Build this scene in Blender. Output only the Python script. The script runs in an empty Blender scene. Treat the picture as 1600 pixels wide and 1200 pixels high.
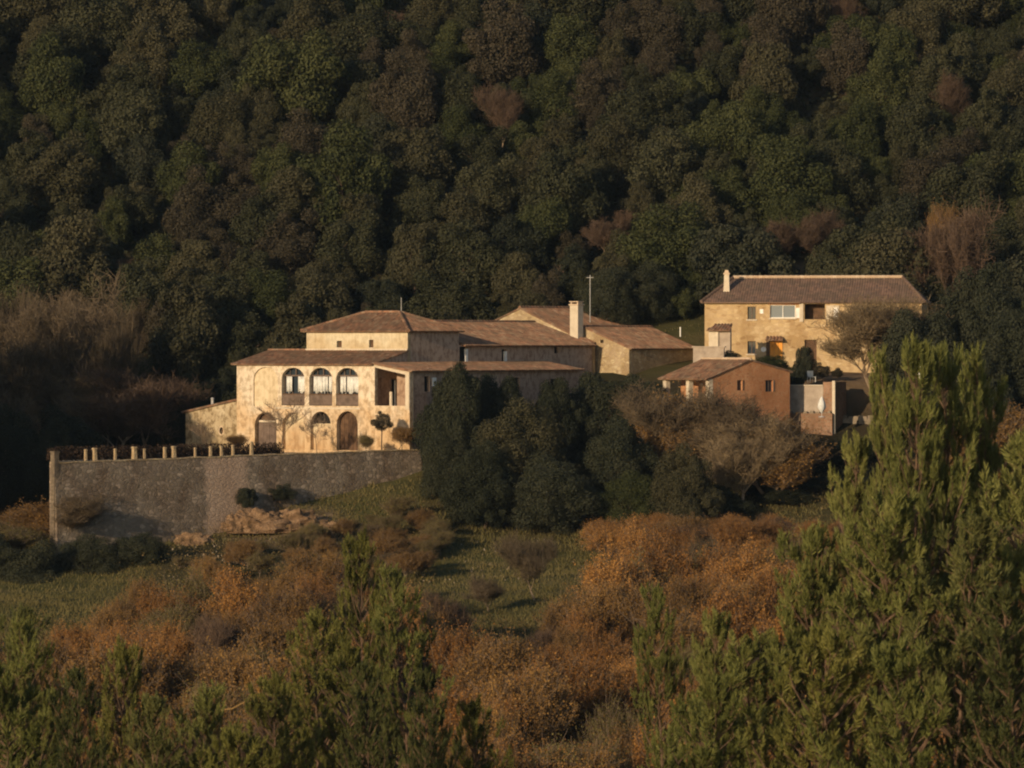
import bpy, math, random
import numpy as np
from mathutils import Vector, Matrix, noise as mnoise
from mathutils.geometry import tessellate_polygon

C = bpy.context.scene
COL = C.collection
R = math.radians
rng = np.random.default_rng(7)
random.seed(7)

# ------------------------------------------------------------------ camera, light, exposure
F = 8000.0            # focal length in photo pixels (photo 1600 wide)
HOR = 530.2           # row of the horizon
cam_d = bpy.data.cameras.new('camera'); cam = bpy.data.objects.new('camera', cam_d); COL.objects.link(cam)
cam.location = (0, 0, 0); cam.rotation_euler = (R(90 - 0.5), 0, 0)
cam_d.sensor_width = 36; cam_d.lens = 180; cam_d.clip_start = 1; cam_d.clip_end = 4000
C.camera = cam
SUN_AZ, SUN_EL = 34.0, 13.0      # sun is behind the camera's left shoulder
C.world = bpy.data.worlds.new('World'); C.world.use_nodes = True
wn = C.world.node_tree.nodes; wl = C.world.node_tree.links
sky = wn.new('ShaderNodeTexSky'); sky.sky_type = 'NISHITA'; sky.sun_disc = False
sky.sun_elevation = R(SUN_EL); sky.sun_rotation = R(180 + SUN_AZ); sky.altitude = 600
wl.new(sky.outputs[0], wn['Background'].inputs[0]); wn['Background'].inputs[1].default_value = 0.11
sd = bpy.data.lights.new('sun', 'SUN'); sd.energy = 4.6; sd.angle = R(0.5); sd.color = (1.0, 0.76, 0.49)
so = bpy.data.objects.new('sun', sd); COL.objects.link(so)
sv = Vector((-math.sin(R(SUN_AZ))*math.cos(R(SUN_EL)), -math.cos(R(SUN_AZ))*math.cos(R(SUN_EL)), math.sin(R(SUN_EL))))
so.rotation_euler = sv.to_track_quat('Z', 'Y').to_euler(); so.location = sv*200
C.view_settings.view_transform = 'Standard'; C.view_settings.look = 'None'
C.view_settings.exposure = 0.0; C.view_settings.gamma = 1
C.render.engine = 'CYCLES'
C.cycles.max_bounces = 4; C.cycles.diffuse_bounces = 2; C.cycles.transparent_max_bounces = 4
C.cycles.filter_width = 2.1
cam_d.dof.use_dof = True; cam_d.dof.focus_distance = 410; cam_d.dof.aperture_fstop = 3.6

def X(px, Y): return (px - 800.0)/F*Y
def Z(py, Y): return -(py - HOR)/F*Y

# ------------------------------------------------------------------ tagging
def tag(o, label=None, cat=None, group=None, kind=None):
    if label: o['label'] = label
    if cat: o['category'] = cat
    if group: o['group'] = group
    if kind: o['kind'] = kind
    return o
def empty(name, loc, rz=0.0, label=None, cat=None, group=None):
    o = bpy.data.objects.new(name, None); COL.objects.link(o)
    o.location = loc; o.rotation_euler = (0, 0, rz); o.empty_display_size = .5
    return tag(o, label, cat, group)

# ------------------------------------------------------------------ materials
def newmat(name, rough=.9, spec=.15):
    m = bpy.data.materials.new(name); m.use_nodes = True
    b = m.node_tree.nodes['Principled BSDF']
    b.inputs['Roughness'].default_value = rough
    b.inputs['Specular IOR Level'].default_value = spec
    return m, m.node_tree.nodes, m.node_tree.links, b
def ramp(n, l, src, stops):
    r = n.new('ShaderNodeValToRGB'); el = r.color_ramp.elements
    while len(el) < len(stops): el.new(.5)
    for e, (p, c) in zip(el, stops):
        e.position = p; e.color = (c[0], c[1], c[2], 1)
    l.new(src, r.inputs[0]); return r
def noise(n, l, co, scale, detail=4, rough=.6):
    t = n.new('ShaderNodeTexNoise'); t.inputs['Scale'].default_value = scale
    t.inputs['Detail'].default_value = detail; t.inputs['Roughness'].default_value = rough
    l.new(co, t.inputs['Vector']); return t
def mapping(n, l, co, sc):
    mp = n.new('ShaderNodeMapping'); mp.inputs['Scale'].default_value = sc
    l.new(co, mp.inputs['Vector']); return mp.outputs[0]
def mixc(n, l, fac, a, b, mode='MIX'):
    m = n.new('ShaderNodeMix'); m.data_type = 'RGBA'; m.blend_type = mode
    for sock, v in ((m.inputs[0], fac), (m.inputs[6], a), (m.inputs[7], b)):
        if hasattr(v, 'links') or hasattr(v, 'is_output'): l.new(v, sock)
        elif isinstance(v, (int, float)): sock.default_value = v
        else: sock.default_value = (v[0], v[1], v[2], 1)
    return m.outputs[2]
def bump(n, l, b, src, strength, dist):
    bp = n.new('ShaderNodeBump'); bp.inputs['Strength'].default_value = strength
    bp.inputs['Distance'].default_value = dist; l.new(src, bp.inputs['Height'])
    l.new(bp.outputs[0], b.inputs['Normal'])
def m_noise(name, stops, scale=1.0, rough=.9, bs=.4, bd=.03, spec=.15, detail=5):
    m, n, l, b = newmat(name, rough, spec)
    co = n.new('ShaderNodeTexCoord').outputs['Object']
    t = noise(n, l, co, scale, detail)
    r = ramp(n, l, t.outputs[0], stops); l.new(r.outputs[0], b.inputs['Base Color'])
    if bs:
        t2 = noise(n, l, co, scale*5, 4); bump(n, l, b, t2.outputs[0], bs, bd)
    return m
def m_stone(name, cols, mortar, cell=.32, patch=None, patchc=None, dirt=(.6, .55, .5), bs=.6):
    """rubble masonry: coloured stones, mortar joints, blotchy weathering"""
    m, n, l, b = newmat(name, .92)
    co = n.new('ShaderNodeTexCoord').outputs['Object']
    sc = mapping(n, l, co, (1/cell, 1/cell, 1.6/cell))
    wob = noise(n, l, co, 2.5, 3)
    va = n.new('ShaderNodeVectorMath'); va.operation = 'MULTIPLY_ADD'
    l.new(wob.outputs[1], va.inputs[0]); va.inputs[1].default_value = (.8, .8, .8); l.new(sc, va.inputs[2])
    v = n.new('ShaderNodeTexVoronoi'); v.inputs['Scale'].default_value = 1; l.new(va.outputs[0], v.inputs['Vector'])
    ve = n.new('ShaderNodeTexVoronoi'); ve.feature = 'DISTANCE_TO_EDGE'; ve.inputs['Scale'].default_value = 1
    l.new(va.outputs[0], ve.inputs['Vector'])
    sep = n.new('ShaderNodeSeparateColor'); l.new(v.outputs['Color'], sep.inputs[0])
    k = len(cols)
    r = ramp(n, l, sep.outputs[0], [(i/max(1, k-1), c) for i, c in enumerate(cols)])
    er = ramp(n, l, ve.outputs['Distance'], [(.03, (0, 0, 0)), (.12, (1, 1, 1))])
    c1 = mixc(n, l, er.outputs[0], mortar, r.outputs[0])
    big = noise(n, l, mapping(n, l, co, (1, 1, .55)), .45, 5, .65)
    br = ramp(n, l, big.outputs[0], [(.36, dirt), (.6, (1, 1, 1))])
    c2 = mixc(n, l, 1.0, c1, br.outputs[0], 'MULTIPLY')
    if patch:
        # a repaired stretch of the wall: band along the local x axis
        sx = n.new('ShaderNodeSeparateXYZ'); l.new(co, sx.inputs[0])
        nz = noise(n, l, co, 1.3, 4)
        a = n.new('ShaderNodeMath'); a.operation = 'MULTIPLY_ADD'; l.new(nz.outputs[0], a.inputs[0]); a.inputs[1].default_value = 1.6
        l.new(sx.outputs[0], a.inputs[2])
        s1 = n.new('ShaderNodeMath'); s1.operation = 'SUBTRACT'; l.new(a.outputs[0], s1.inputs[0]); s1.inputs[1].default_value = patch[0] + .8
        ab = n.new('ShaderNodeMath'); ab.operation = 'ABSOLUTE'; l.new(s1.outputs[0], ab.inputs[0])
        rr = ramp(n, l, ab.outputs[0], [(0, (1, 1, 1)), (1, (0, 0, 0))])
        dv = n.new('ShaderNodeMath'); dv.operation = 'DIVIDE'; l.new(ab.outputs[0], dv.inputs[0]); dv.inputs[1].default_value = patch[1]
        rr2 = ramp(n, l, dv.outputs[0], [(.75, (.8, .8, .8)), (1.0, (0, 0, 0))])
        c2 = mixc(n, l, rr2.outputs[0], c2, mixc(n, l, .68, c2, patchc))
    l.new(c2, b.inputs['Base Color'])
    hh = n.new('ShaderNodeMath'); hh.operation = 'ADD'
    t2 = noise(n, l, co, 9, 4); l.new(t2.outputs[0], hh.inputs[0]); l.new(er.outputs[0], hh.inputs[1])
    bump(n, l, b, hh.outputs[0], bs, .04)
    return m
def m_plaster(name, clean, ochre, grey, zlo, zhi, streak=(.6, .5, .42), peel=.5):
    """old lime render: paler under the eaves, worn to ochre lower down, streaked"""
    m, n, l, b = newmat(name, .93)
    co = n.new('ShaderNodeTexCoord').outputs['Object']
    sx = n.new('ShaderNodeSeparateXYZ'); l.new(co, sx.inputs[0])
    nz = noise(n, l, co, .55, 6, .62)
    g = n.new('ShaderNodeMapRange'); g.inputs[1].default_value = zlo; g.inputs[2].default_value = zhi
    l.new(sx.outputs[2], g.inputs[0])
    ad = n.new('ShaderNodeMath'); ad.operation = 'MULTIPLY_ADD'; l.new(nz.outputs[0], ad.inputs[0]); ad.inputs[1].default_value = 1.6
    ml = n.new('ShaderNodeMath'); ml.operation = 'MULTIPLY_ADD'; l.new(g.outputs[0], ml.inputs[0]); ml.inputs[1].default_value = .9; ml.inputs[2].default_value = -.8
    l.new(ml.outputs[0], ad.inputs[2])
    r = ramp(n, l, ad.outputs[0], [(.1, ochre), (.42, tuple(.5*(a+c) for a, c in zip(ochre, clean))), (.62, clean)])
    n2 = noise(n, l, mapping(n, l, co, (1, 1, .8)), 2.2, 6, .7)
    r2 = ramp(n, l, n2.outputs[0], [(.34, grey), (.45, tuple(.35+.65*q for q in grey)), (.53, (1, 1, 1)), (.66, (1, 1, 1)), (.76, (1.0, .86, .7))])
    c = mixc(n, l, peel, r.outputs[0], mixc(n, l, 1.0, r.outputs[0], r2.outputs[0], 'MULTIPLY'))
    n3 = noise(n, l, mapping(n, l, co, (2.4, 2.4, .16)), 1.4, 4, .7)
    r3 = ramp(n, l, n3.outputs[0], [(.3, streak), (.5, (1, 1, 1))])
    c = mixc(n, l, .5, c, mixc(n, l, 1.0, c, r3.outputs[0], 'MULTIPLY'))
    l.new(c, b.inputs['Base Color'])
    t2 = noise(n, l, co, 7, 5); bump(n, l, b, t2.outputs[0], .5, .03)
    return m
def m_tile(name, cols, lichen=(.2, .17, .12)):
    """canal tiles: a colour per tile from the slope's own UV in metres"""
    m, n, l, b = newmat(name, .88)
    uv = n.new('ShaderNodeTexCoord').outputs['UV']
    sc = mapping(n, l, uv, (1/.27, 1/.38, 1))
    fl = n.new('ShaderNodeVectorMath'); fl.operation = 'FLOOR'; l.new(sc, fl.inputs[0])
    wnz = n.new('ShaderNodeTexWhiteNoise'); wnz.noise_dimensions = '2D'; l.new(fl.outputs[0], wnz.inputs[0])
    k = len(cols)
    r = ramp(n, l, wnz.outputs[0], [(i/(k-1), c) for i, c in enumerate(cols)])
    nz = noise(n, l, uv, .5, 6, .7)
    r2 = ramp(n, l, nz.outputs[0], [(.42, (1, 1, 1)), (.62, (0, 0, 0))])
    c = mixc(n, l, r2.outputs[0], mixc(n, l, .65, r.outputs[0], lichen), r.outputs[0])
    l.new(c, b.inputs['Base Color'])
    # each tile laps the next one down: a small step along the slope
    sp = n.new('ShaderNodeSeparateXYZ'); l.new(sc, sp.inputs[0])
    fr = n.new('ShaderNodeMath'); fr.operation = 'FRACT'; l.new(sp.outputs[1], fr.inputs[0])
    bump(n, l, b, fr.outputs[0], .5, .04)
    return m
def m_leaf(name, cols, var=.35, trans=.18, clump=.5, rough=.7):
    """leaves: colour per leaf, per clump and per tree; a little light passes through"""
    m, n, l, b = newmat(name, rough, .12)
    geo = n.new('ShaderNodeNewGeometry'); oi = n.new('ShaderNodeObjectInfo')
    co = n.new('ShaderNodeTexCoord').outputs['Object']
    nz = noise(n, l, co, clump, 3)
    a = n.new('ShaderNodeMath'); a.operation = 'MULTIPLY_ADD'; l.new(geo.outputs['Random Per Island'], a.inputs[0]); a.inputs[1].default_value = .32
    l.new(nz.outputs[0], a.inputs[2])
    s = n.new('ShaderNodeMath'); s.operation = 'MULTIPLY_ADD'; l.new(oi.outputs['Random'], s.inputs[0]); s.inputs[1].default_value = var; l.new(a.outputs[0], s.inputs[2])
    lo, hi = .38, .78 + var
    k = len(cols)
    mr = n.new('ShaderNodeMapRange'); mr.inputs[1].default_value = lo; mr.inputs[2].default_value = hi; l.new(s.outputs[0], mr.inputs[0])
    r = ramp(n, l, mr.outputs[0], [(i/(k-1), c) for i, c in enumerate(cols)])
    l.new(r.outputs[0], b.inputs['Base Color'])
    t = n.new('ShaderNodeBsdfTranslucent'); l.new(r.outputs[0], t.inputs[0])
    mx = n.new('ShaderNodeMixShader'); mx.inputs[0].default_value = trans
    l.new(b.outputs[0], mx.inputs[1]); l.new(t.outputs[0], mx.inputs[2])
    l.new(mx.outputs[0], n['Material Output'].inputs[0])
    return m
def m_flat(name, c, rough=.8, spec=.2, metal=0):
    m, n, l, b = newmat(name, rough, spec)
    co = n.new('ShaderNodeTexCoord').outputs['Object']
    t = noise(n, l, co, 3, 5)
    r = ramp(n, l, t.outputs[0], [(.3, tuple(x*.72 for x in c)), (.7, tuple(min(1, x*1.12) for x in c))])
    l.new(r.outputs[0], b.inputs['Base Color']); b.inputs['Metallic'].default_value = metal
    return m

M = {}
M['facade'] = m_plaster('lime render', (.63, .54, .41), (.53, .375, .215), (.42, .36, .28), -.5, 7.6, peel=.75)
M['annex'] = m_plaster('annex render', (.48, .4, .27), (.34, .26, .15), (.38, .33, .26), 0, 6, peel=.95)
M['tower'] = m_plaster('tower render', (.56, .49, .35), (.45, .35, .21), (.6, .56, .5), 7, 10)
M['niche'] = m_plaster('niche render', (.60, .50, .34), (.46, .31, .17), (.55, .5, .42), 0, 3)
M['side'] = m_plaster('shaded side render', (.42, .31, .23), (.33, .235, .17), (.5, .42, .38), 4, 8, peel=.8)  # warm, dim tone of the shaded side walls is put into this colour
M['house'] = m_stone('golden stone', [(.34, .23, .12), (.5, .37, .2), (.42, .3, .17), (.58, .45, .27)], (.46, .34, .19), .42, dirt=(.74, .68, .6), bs=.35)
M['barn'] = m_stone('pale stone', [(.32, .24, .14), (.5, .4, .24), (.4, .31, .2), (.58, .49, .32)], (.4, .31, .2), .4, dirt=(.66, .6, .52))
M['terr'] = m_stone('grey stone', [(.14, .115, .085), (.24, .196, .148), (.17, .14, .108), (.37, .3, .23), (.21, .17, .13), (.16, .134, .11)], (.2, .163, .12), .42,
                    patch=(-19.5, 2.3), patchc=(.46, .33, .24), dirt=(.6, .54, .5), bs=.8)
M['terr_pier'] = m_stone('pier stone', [(.12, .1, .075), (.19, .155, .115), (.15, .125, .095)], (.14, .115, .085), .36)
M['brick'] = m_stone('orange brick', [(.36, .16, .075), (.45, .21, .1), (.4, .19, .09), (.48, .25, .13)], (.42, .24, .13), .26, dirt=(.7, .62, .55), bs=.35)
M['brick_dark'] = m_stone('worn brick', [(.22, .12, .07), (.3, .17, .1), (.34, .2, .13), (.26, .16, .1)], (.3, .22, .15), .26, dirt=(.6, .55, .5), bs=.4)
M['cement'] = m_noise('grey cement render', [(.3, (.24, .19, .15)), (.5, (.34, .28, .22)), (.7, (.42, .35, .28))], 1.4)
M['tile'] = m_tile('canal tiles', [(.23, .12, .07), (.13, .075, .048), (.31, .16, .093), (.19, .112, .07), (.31, .21, .135)], (.115, .088, .058))
M['tile_old'] = m_tile('old brown tiles', [(.17, .105, .075), (.12, .08, .06), (.22, .135, .095), (.15, .1, .08)], (.11, .085, .06))
M['tile_pale'] = m_tile('pale ridge tiles', [(.5, .38, .26), (.42, .3, .2), (.58, .46, .33)], (.4, .3, .2))
M['trim'] = m_noise('pale trim', [(.3, (.44, .37, .27)), (.7, (.6, .52, .4))], 2)
M['white'] = m_flat('white paint', (.8, .78, .72), .6)
M['cloth'] = m_flat('white cloth', (.66, .66, .62), .9)
M['wood'] = m_noise('brown timber', [(.3, (.06, .035, .02)), (.7, (.14, .08, .045))], 2.5, .7)
M['woodgrey'] = m_noise('grey weathered timber', [(.3, (.09, .065, .05)), (.7, (.17, .125, .1))], 2.5, .8)
M['orange'] = m_noise('orange door paint', [(.3, (.62, .24, .03)), (.7, (.75, .34, .06))], 2, .5)
M['dark'] = m_flat('dark interior', (.02, .018, .016), .9)
M['glass'], _n, _l, _b = newmat('window glass', .08, .6); _b.inputs['Base Color'].default_value = (.03, .04, .05, 1)
M['glass_reflection'], _n, _l, _b = newmat('window glass painted reflection', .2, .6); _b.inputs['Base Color'].default_value = (.14, .17, .19, 1)  # bluish reflection put into the glass colour
M['metal'] = m_flat('galvanised steel', (.45, .44, .42), .5, .4, .3)
M['iron'] = m_flat('dark iron', (.05, .045, .04), .6)
M['rock'] = m_noise('ochre rock', [(.35, (.1, .065, .035)), (.5, (.24, .15, .085)), (.7, (.36, .24, .14))], 1.6, .95, 1.0, .3)
M['pale_rock'] = m_noise('pale limestone', [(.3, (.16, .13, .09)), (.7, (.3, .24, .17))], 1.5, .95, .8, .1)
M['bark'] = m_noise('brown bark', [(.3, (.05, .035, .025)), (.7, (.12, .085, .06))], 3)
M['barkpale'] = m_noise('pale bark', [(.3, (.17, .125, .085)), (.7, (.32, .24, .165))], 3)
M['barkmid'] = m_noise('mid brown bark', [(.3, (.09, .065, .045)), (.7, (.2, .145, .1))], 3)
M['pinebark'] = m_noise('pine bark', [(.3, (.07, .045, .03)), (.7, (.16, .105, .068))], 4)
M['oak'] = m_leaf('holm oak leaves', [(0.0131, 0.0148, 0.0078), (0.0278, 0.0304, 0.0149), (0.0418, 0.0436, 0.0213), (0.0589, 0.0577, 0.0299)])
M['oakolive'] = m_leaf('olive oak leaves', [(0.0186, 0.0189, 0.0096), (0.0389, 0.0377, 0.0185), (0.0557, 0.0517, 0.0265), (0.0743, 0.0672, 0.0354)])
M['oakgreen'] = m_leaf('fresh green leaves', [(0.015, 0.0184, 0.0068), (0.03, 0.0368, 0.013), (0.0477, 0.0536, 0.0192), (0.0635, 0.068, 0.0253)])
M['oakbrown'] = m_leaf('brownish oak leaves', [(0.0186, 0.0164, 0.0104), (0.038, 0.0328, 0.0201), (0.0507, 0.0426, 0.0265), (0.0676, 0.0558, 0.0354)])
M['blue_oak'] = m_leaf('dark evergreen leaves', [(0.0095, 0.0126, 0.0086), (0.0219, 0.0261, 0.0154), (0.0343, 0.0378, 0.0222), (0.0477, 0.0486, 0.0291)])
M['twig'] = m_leaf('bare twigs', [(0.045, 0.034, 0.021), (0.07, 0.053, 0.032), (0.1, 0.075, 0.046), (0.135, 0.1, 0.064)], trans=.02)
M['twigpale'] = m_leaf('pale tan twigs', [(.09, .066, .038), (.14, .104, .06), (.19, .14, .082), (.25, .19, .115)], trans=.05)
M['oaknear'] = m_leaf('dark oak leaves', [(.009, .011, .007), (.02, .024, .013), (.032, .036, .02), (.047, .049, .029)])
M['twigred'] = m_leaf('reddish bare twigs', [(0.04, 0.027, 0.019), (0.066, 0.044, 0.029), (0.09, 0.06, 0.04), (0.12, 0.08, 0.055)], trans=.02)
M['russet'] = m_leaf('russet leaves', [(0.0979, 0.0477, 0.0126), (0.1957, 0.0909, 0.0235), (0.2877, 0.1364, 0.0361), (0.4374, 0.2273, 0.0632)], trans=.25)
M['russet_dull'] = m_leaf('dull brown leaves', [(0.0752, 0.0437, 0.0137), (0.1504, 0.0853, 0.0249), (0.2193, 0.1225, 0.0361), (0.3134, 0.1812, 0.0563)], trans=.25)
M['ochre'] = m_leaf('yellowing leaves', [(0.05, 0.044, 0.015), (0.1, 0.084, 0.027), (0.145, 0.12, 0.039), (0.2, 0.165, 0.058)], trans=.25)
M['needle'] = m_leaf('pine needles', [(0.0386, 0.047, 0.014), (0.0791, 0.0902, 0.025), (0.1269, 0.1342, 0.0372), (0.1928, 0.1925, 0.0605)], trans=.15, clump=1.3)
M['needle_dark'] = m_leaf('dark pine needles', [(0.0228, 0.0291, 0.0103), (0.0475, 0.0555, 0.0187), (0.0785, 0.0854, 0.0284), (0.124, 0.1239, 0.0415)], trans=.12, clump=1.3)
M['needle_yellow'] = m_leaf('yellow green pine needles', [(0.0469, 0.0508, 0.0131), (0.0907, 0.0915, 0.0231), (0.1388, 0.1371, 0.0352), (0.2081, 0.1932, 0.0584)], trans=.15, clump=1.3)
M['grass'] = m_leaf('meadow grass blades', [(0.0569, 0.0529, 0.0184), (0.0949, 0.0851, 0.0299), (0.1328, 0.1104, 0.0414), (0.1771, 0.138, 0.0575)], trans=.2, clump=.15)
M['brush'] = m_leaf('dry brush', [(0.055, 0.045, 0.018), (0.1, 0.074, 0.028), (0.14, 0.1, 0.04), (0.19, 0.14, 0.06)], trans=.2, clump=.2)
M['hedge'] = m_leaf('hedge leaves', [(.02, .014, .01), (.04, .025, .016), (.055, .035, .022), (.075, .05, .03)])
M['ivy'] = m_leaf('climber leaves', [(.05, .04, .02), (.09, .06, .03), (.12, .085, .04), (.15, .11, .05)], trans=.1)

# ground: colour from vertex attribute 'cover' (r = meadow grass, g = bare earth)
def m_ground():
    m, n, l, b = newmat('ground', .95, .05)
    at = n.new('ShaderNodeAttribute'); at.attribute_name = 'cover'
    sp = n.new('ShaderNodeSeparateColor'); l.new(at.outputs['Color'], sp.inputs[0])
    co = n.new('ShaderNodeTexCoord').outputs['Object']
    n1 = noise(n, l, co, .12, 6, .65); n2 = noise(n, l, mapping(n, l, co, (.6, 2.2, 1)), .35, 5, .6)
    brush = ramp(n, l, n1.outputs[0], [(.35, (.028, .028, .013)), (.5, (.042, .034, .018)), (.65, (.06, .044, .024))])
    gr = ramp(n, l, n2.outputs[0], [(.3, (.06, .062, .02)), (.5, (.092, .084, .03)), (.7, (.13, .106, .045))])
    ea = ramp(n, l, n2.outputs[0], [(.3, (.16, .11, .07)), (.7, (.26, .18, .11))])
    c = mixc(n, l, sp.outputs[0], brush.outputs[0], gr.outputs[0])
    c = mixc(n, l, sp.outputs[1], c, ea.outputs[0])
    l.new(c, b.inputs['Base Color'])
    n3 = noise(n, l, co, 2.5, 5); bump(n, l, b, n3.outputs[0], .8, .15)
    return m
M['ground'] = m_ground()
M['gravel'] = m_noise('terrace gravel', [(.3, (.26, .2, .13)), (.7, (.4, .32, .22))], 1.5)

# ------------------------------------------------------------------ mesh helpers
def raw_mesh(name, verts, faces, mat, parent=None, smooth=False, uv=None):
    me = bpy.data.meshes.new(name)
    me.from_pydata(verts, [], faces)
    if mat: me.materials.append(mat)
    if uv is not None:
        ul = me.uv_layers.new(name='UVMap'); ul.data.foreach_set('uv', np.array(uv, dtype=np.float32).ravel())
    if smooth: me.polygons.foreach_set('use_smooth', [True]*len(me.polygons))
    me.update()
    o = bpy.data.objects.new(name, me); COL.objects.link(o)
    if parent: o.parent = parent
    return o
def np_mesh(name, v, k, mat):
    """v: (n*k,3) vertices, every k of them one face"""
    v = np.asarray(v, dtype=np.float32).reshape(-1, 3); nf = len(v)//k
    me = bpy.data.meshes.new(name)
    me.vertices.add(len(v)); me.vertices.foreach_set('co', v.ravel())
    me.loops.add(len(v)); me.loops.foreach_set('vertex_index', np.arange(len(v), dtype=np.int32))
    me.polygons.add(nf); me.polygons.foreach_set('loop_start', np.arange(nf, dtype=np.int32)*k)
    me.materials.append(mat); me.update(calc_edges=True)
    return me
def link_mesh(name, me, parent=None):
    o = bpy.data.objects.new(name, me); COL.objects.link(o)
    if parent: o.parent = parent
    return o

class MB:
    def __init__(s): s.v = []; s.f = []
    def add(s, vs, fs):
        k = len(s.v); s.v += [tuple(p) for p in vs]; s.f += [tuple(i+k for i in f) for f in fs]; return s
    def box(s, x0, x1, y0, y1, z0, z1):
        return s.add([(x0,y0,z0),(x1,y0,z0),(x1,y1,z0),(x0,y1,z0),(x0,y0,z1),(x1,y0,z1),(x1,y1,z1),(x0,y1,z1)],
                     [(0,3,2,1),(4,5,6,7),(0,1,5,4),(1,2,6,5),(2,3,7,6),(3,0,4,7)])
    def taper(s, x, y, z0, z1, a0, b0, a1, b1):
        return s.add([(x-a0,y-b0,z0),(x+a0,y-b0,z0),(x+a0,y+b0,z0),(x-a0,y+b0,z0),(x-a1,y-b1,z1),(x+a1,y-b1,z1),(x+a1,y+b1,z1),(x-a1,y+b1,z1)],
                     [(0,3,2,1),(4,5,6,7),(0,1,5,4),(1,2,6,5),(2,3,7,6),(3,0,4,7)])
    def prism(s, poly, z0, z1):
        n = len(poly)
        vs = [(p[0], p[1], z0) for p in poly] + [(p[0], p[1], z1) for p in poly]
        return s.add(vs, [tuple(range(n-1, -1, -1)), tuple(range(n, 2*n))] + [(i, (i+1) % n, n+(i+1) % n, n+i) for i in range(n)])
    def tube(s, pts, rad, n=8, caps=True):
        pts = [Vector(p) for p in pts]
        if not hasattr(rad, '__len__'): rad = [rad]*len(pts)
        vs = []; fs = []
        for i, p in enumerate(pts):
            d = (pts[min(i+1, len(pts)-1)] - pts[max(i-1, 0)]).normalized()
            a = d.cross(Vector((0, 0, 1)));  a = a.normalized() if a.length > 1e-3 else Vector((1, 0, 0))
            b = d.cross(a)
            for j in range(n):
                t = 2*math.pi*j/n; vs.append(p + (a*math.cos(t) + b*math.sin(t))*rad[i])
        for i in range(len(pts)-1):
            for j in range(n):
                fs.append((i*n+j, i*n+(j+1) % n, (i+1)*n+(j+1) % n, (i+1)*n+j))
        if caps: fs += [tuple(range(n-1, -1, -1)), tuple(range((len(pts)-1)*n, len(pts)*n))]
        return s.add(vs, fs)
    def panel(s, org, ex, outline, holes, t):
        """upright wall: outline and holes as (s,z); front at org, thickness t to the left of ex seen from above (inward)"""
        ex = Vector((ex[0], ex[1], 0)).normalized(); nn = Vector((-ex.y, ex.x, 0)); org = Vector((org[0], org[1], 0))
        loops = [outline] + holes
        flat = [p for lp in loops for p in lp]
        tris = tessellate_polygon([[Vector((p[0], p[1], 0)) for p in lp] for lp in loops])
        front = [org + ex*p[0] + Vector((0, 0, p[1])) for p in flat]; N = len(flat)
        back = [p + nn*t for p in front]
        fs = []
        for tr in tris:
            a, b, c = tr
            ar = (flat[b][0]-flat[a][0])*(flat[c][1]-flat[a][1]) - (flat[c][0]-flat[a][0])*(flat[b][1]-flat[a][1])
            if ar < 0: a, b, c = a, c, b
            fs.append((a, b, c)); fs.append((c+N, b+N, a+N))
        k = 0
        for lp in loops:
            n = len(lp)
            for i in range(n): fs.append((k+i, k+(i+1) % n, k+(i+1) % n+N, k+i+N))
            k += n
        return s.add(front+back, fs)
    def build(s, name, mat, parent=None, smooth=False): return raw_mesh(name, s.v, s.f, mat, parent, smooth)

def arch(x0, x1, z0, ztop, rise=None, n=10):
    w = (x1-x0)/2; rise = rise or w; zs = ztop-rise; cx = (x0+x1)/2
    pts = [(x0, z0), (x1, z0)]
    for i in range(n+1):
        t = math.pi*i/n; pts.append((cx + w*math.cos(t), zs + rise*math.sin(t)))
    return pts
def rect(x0, x1, z0, z1): return [(x0, z0), (x1, z0), (x1, z1), (x0, z1)]

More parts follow.
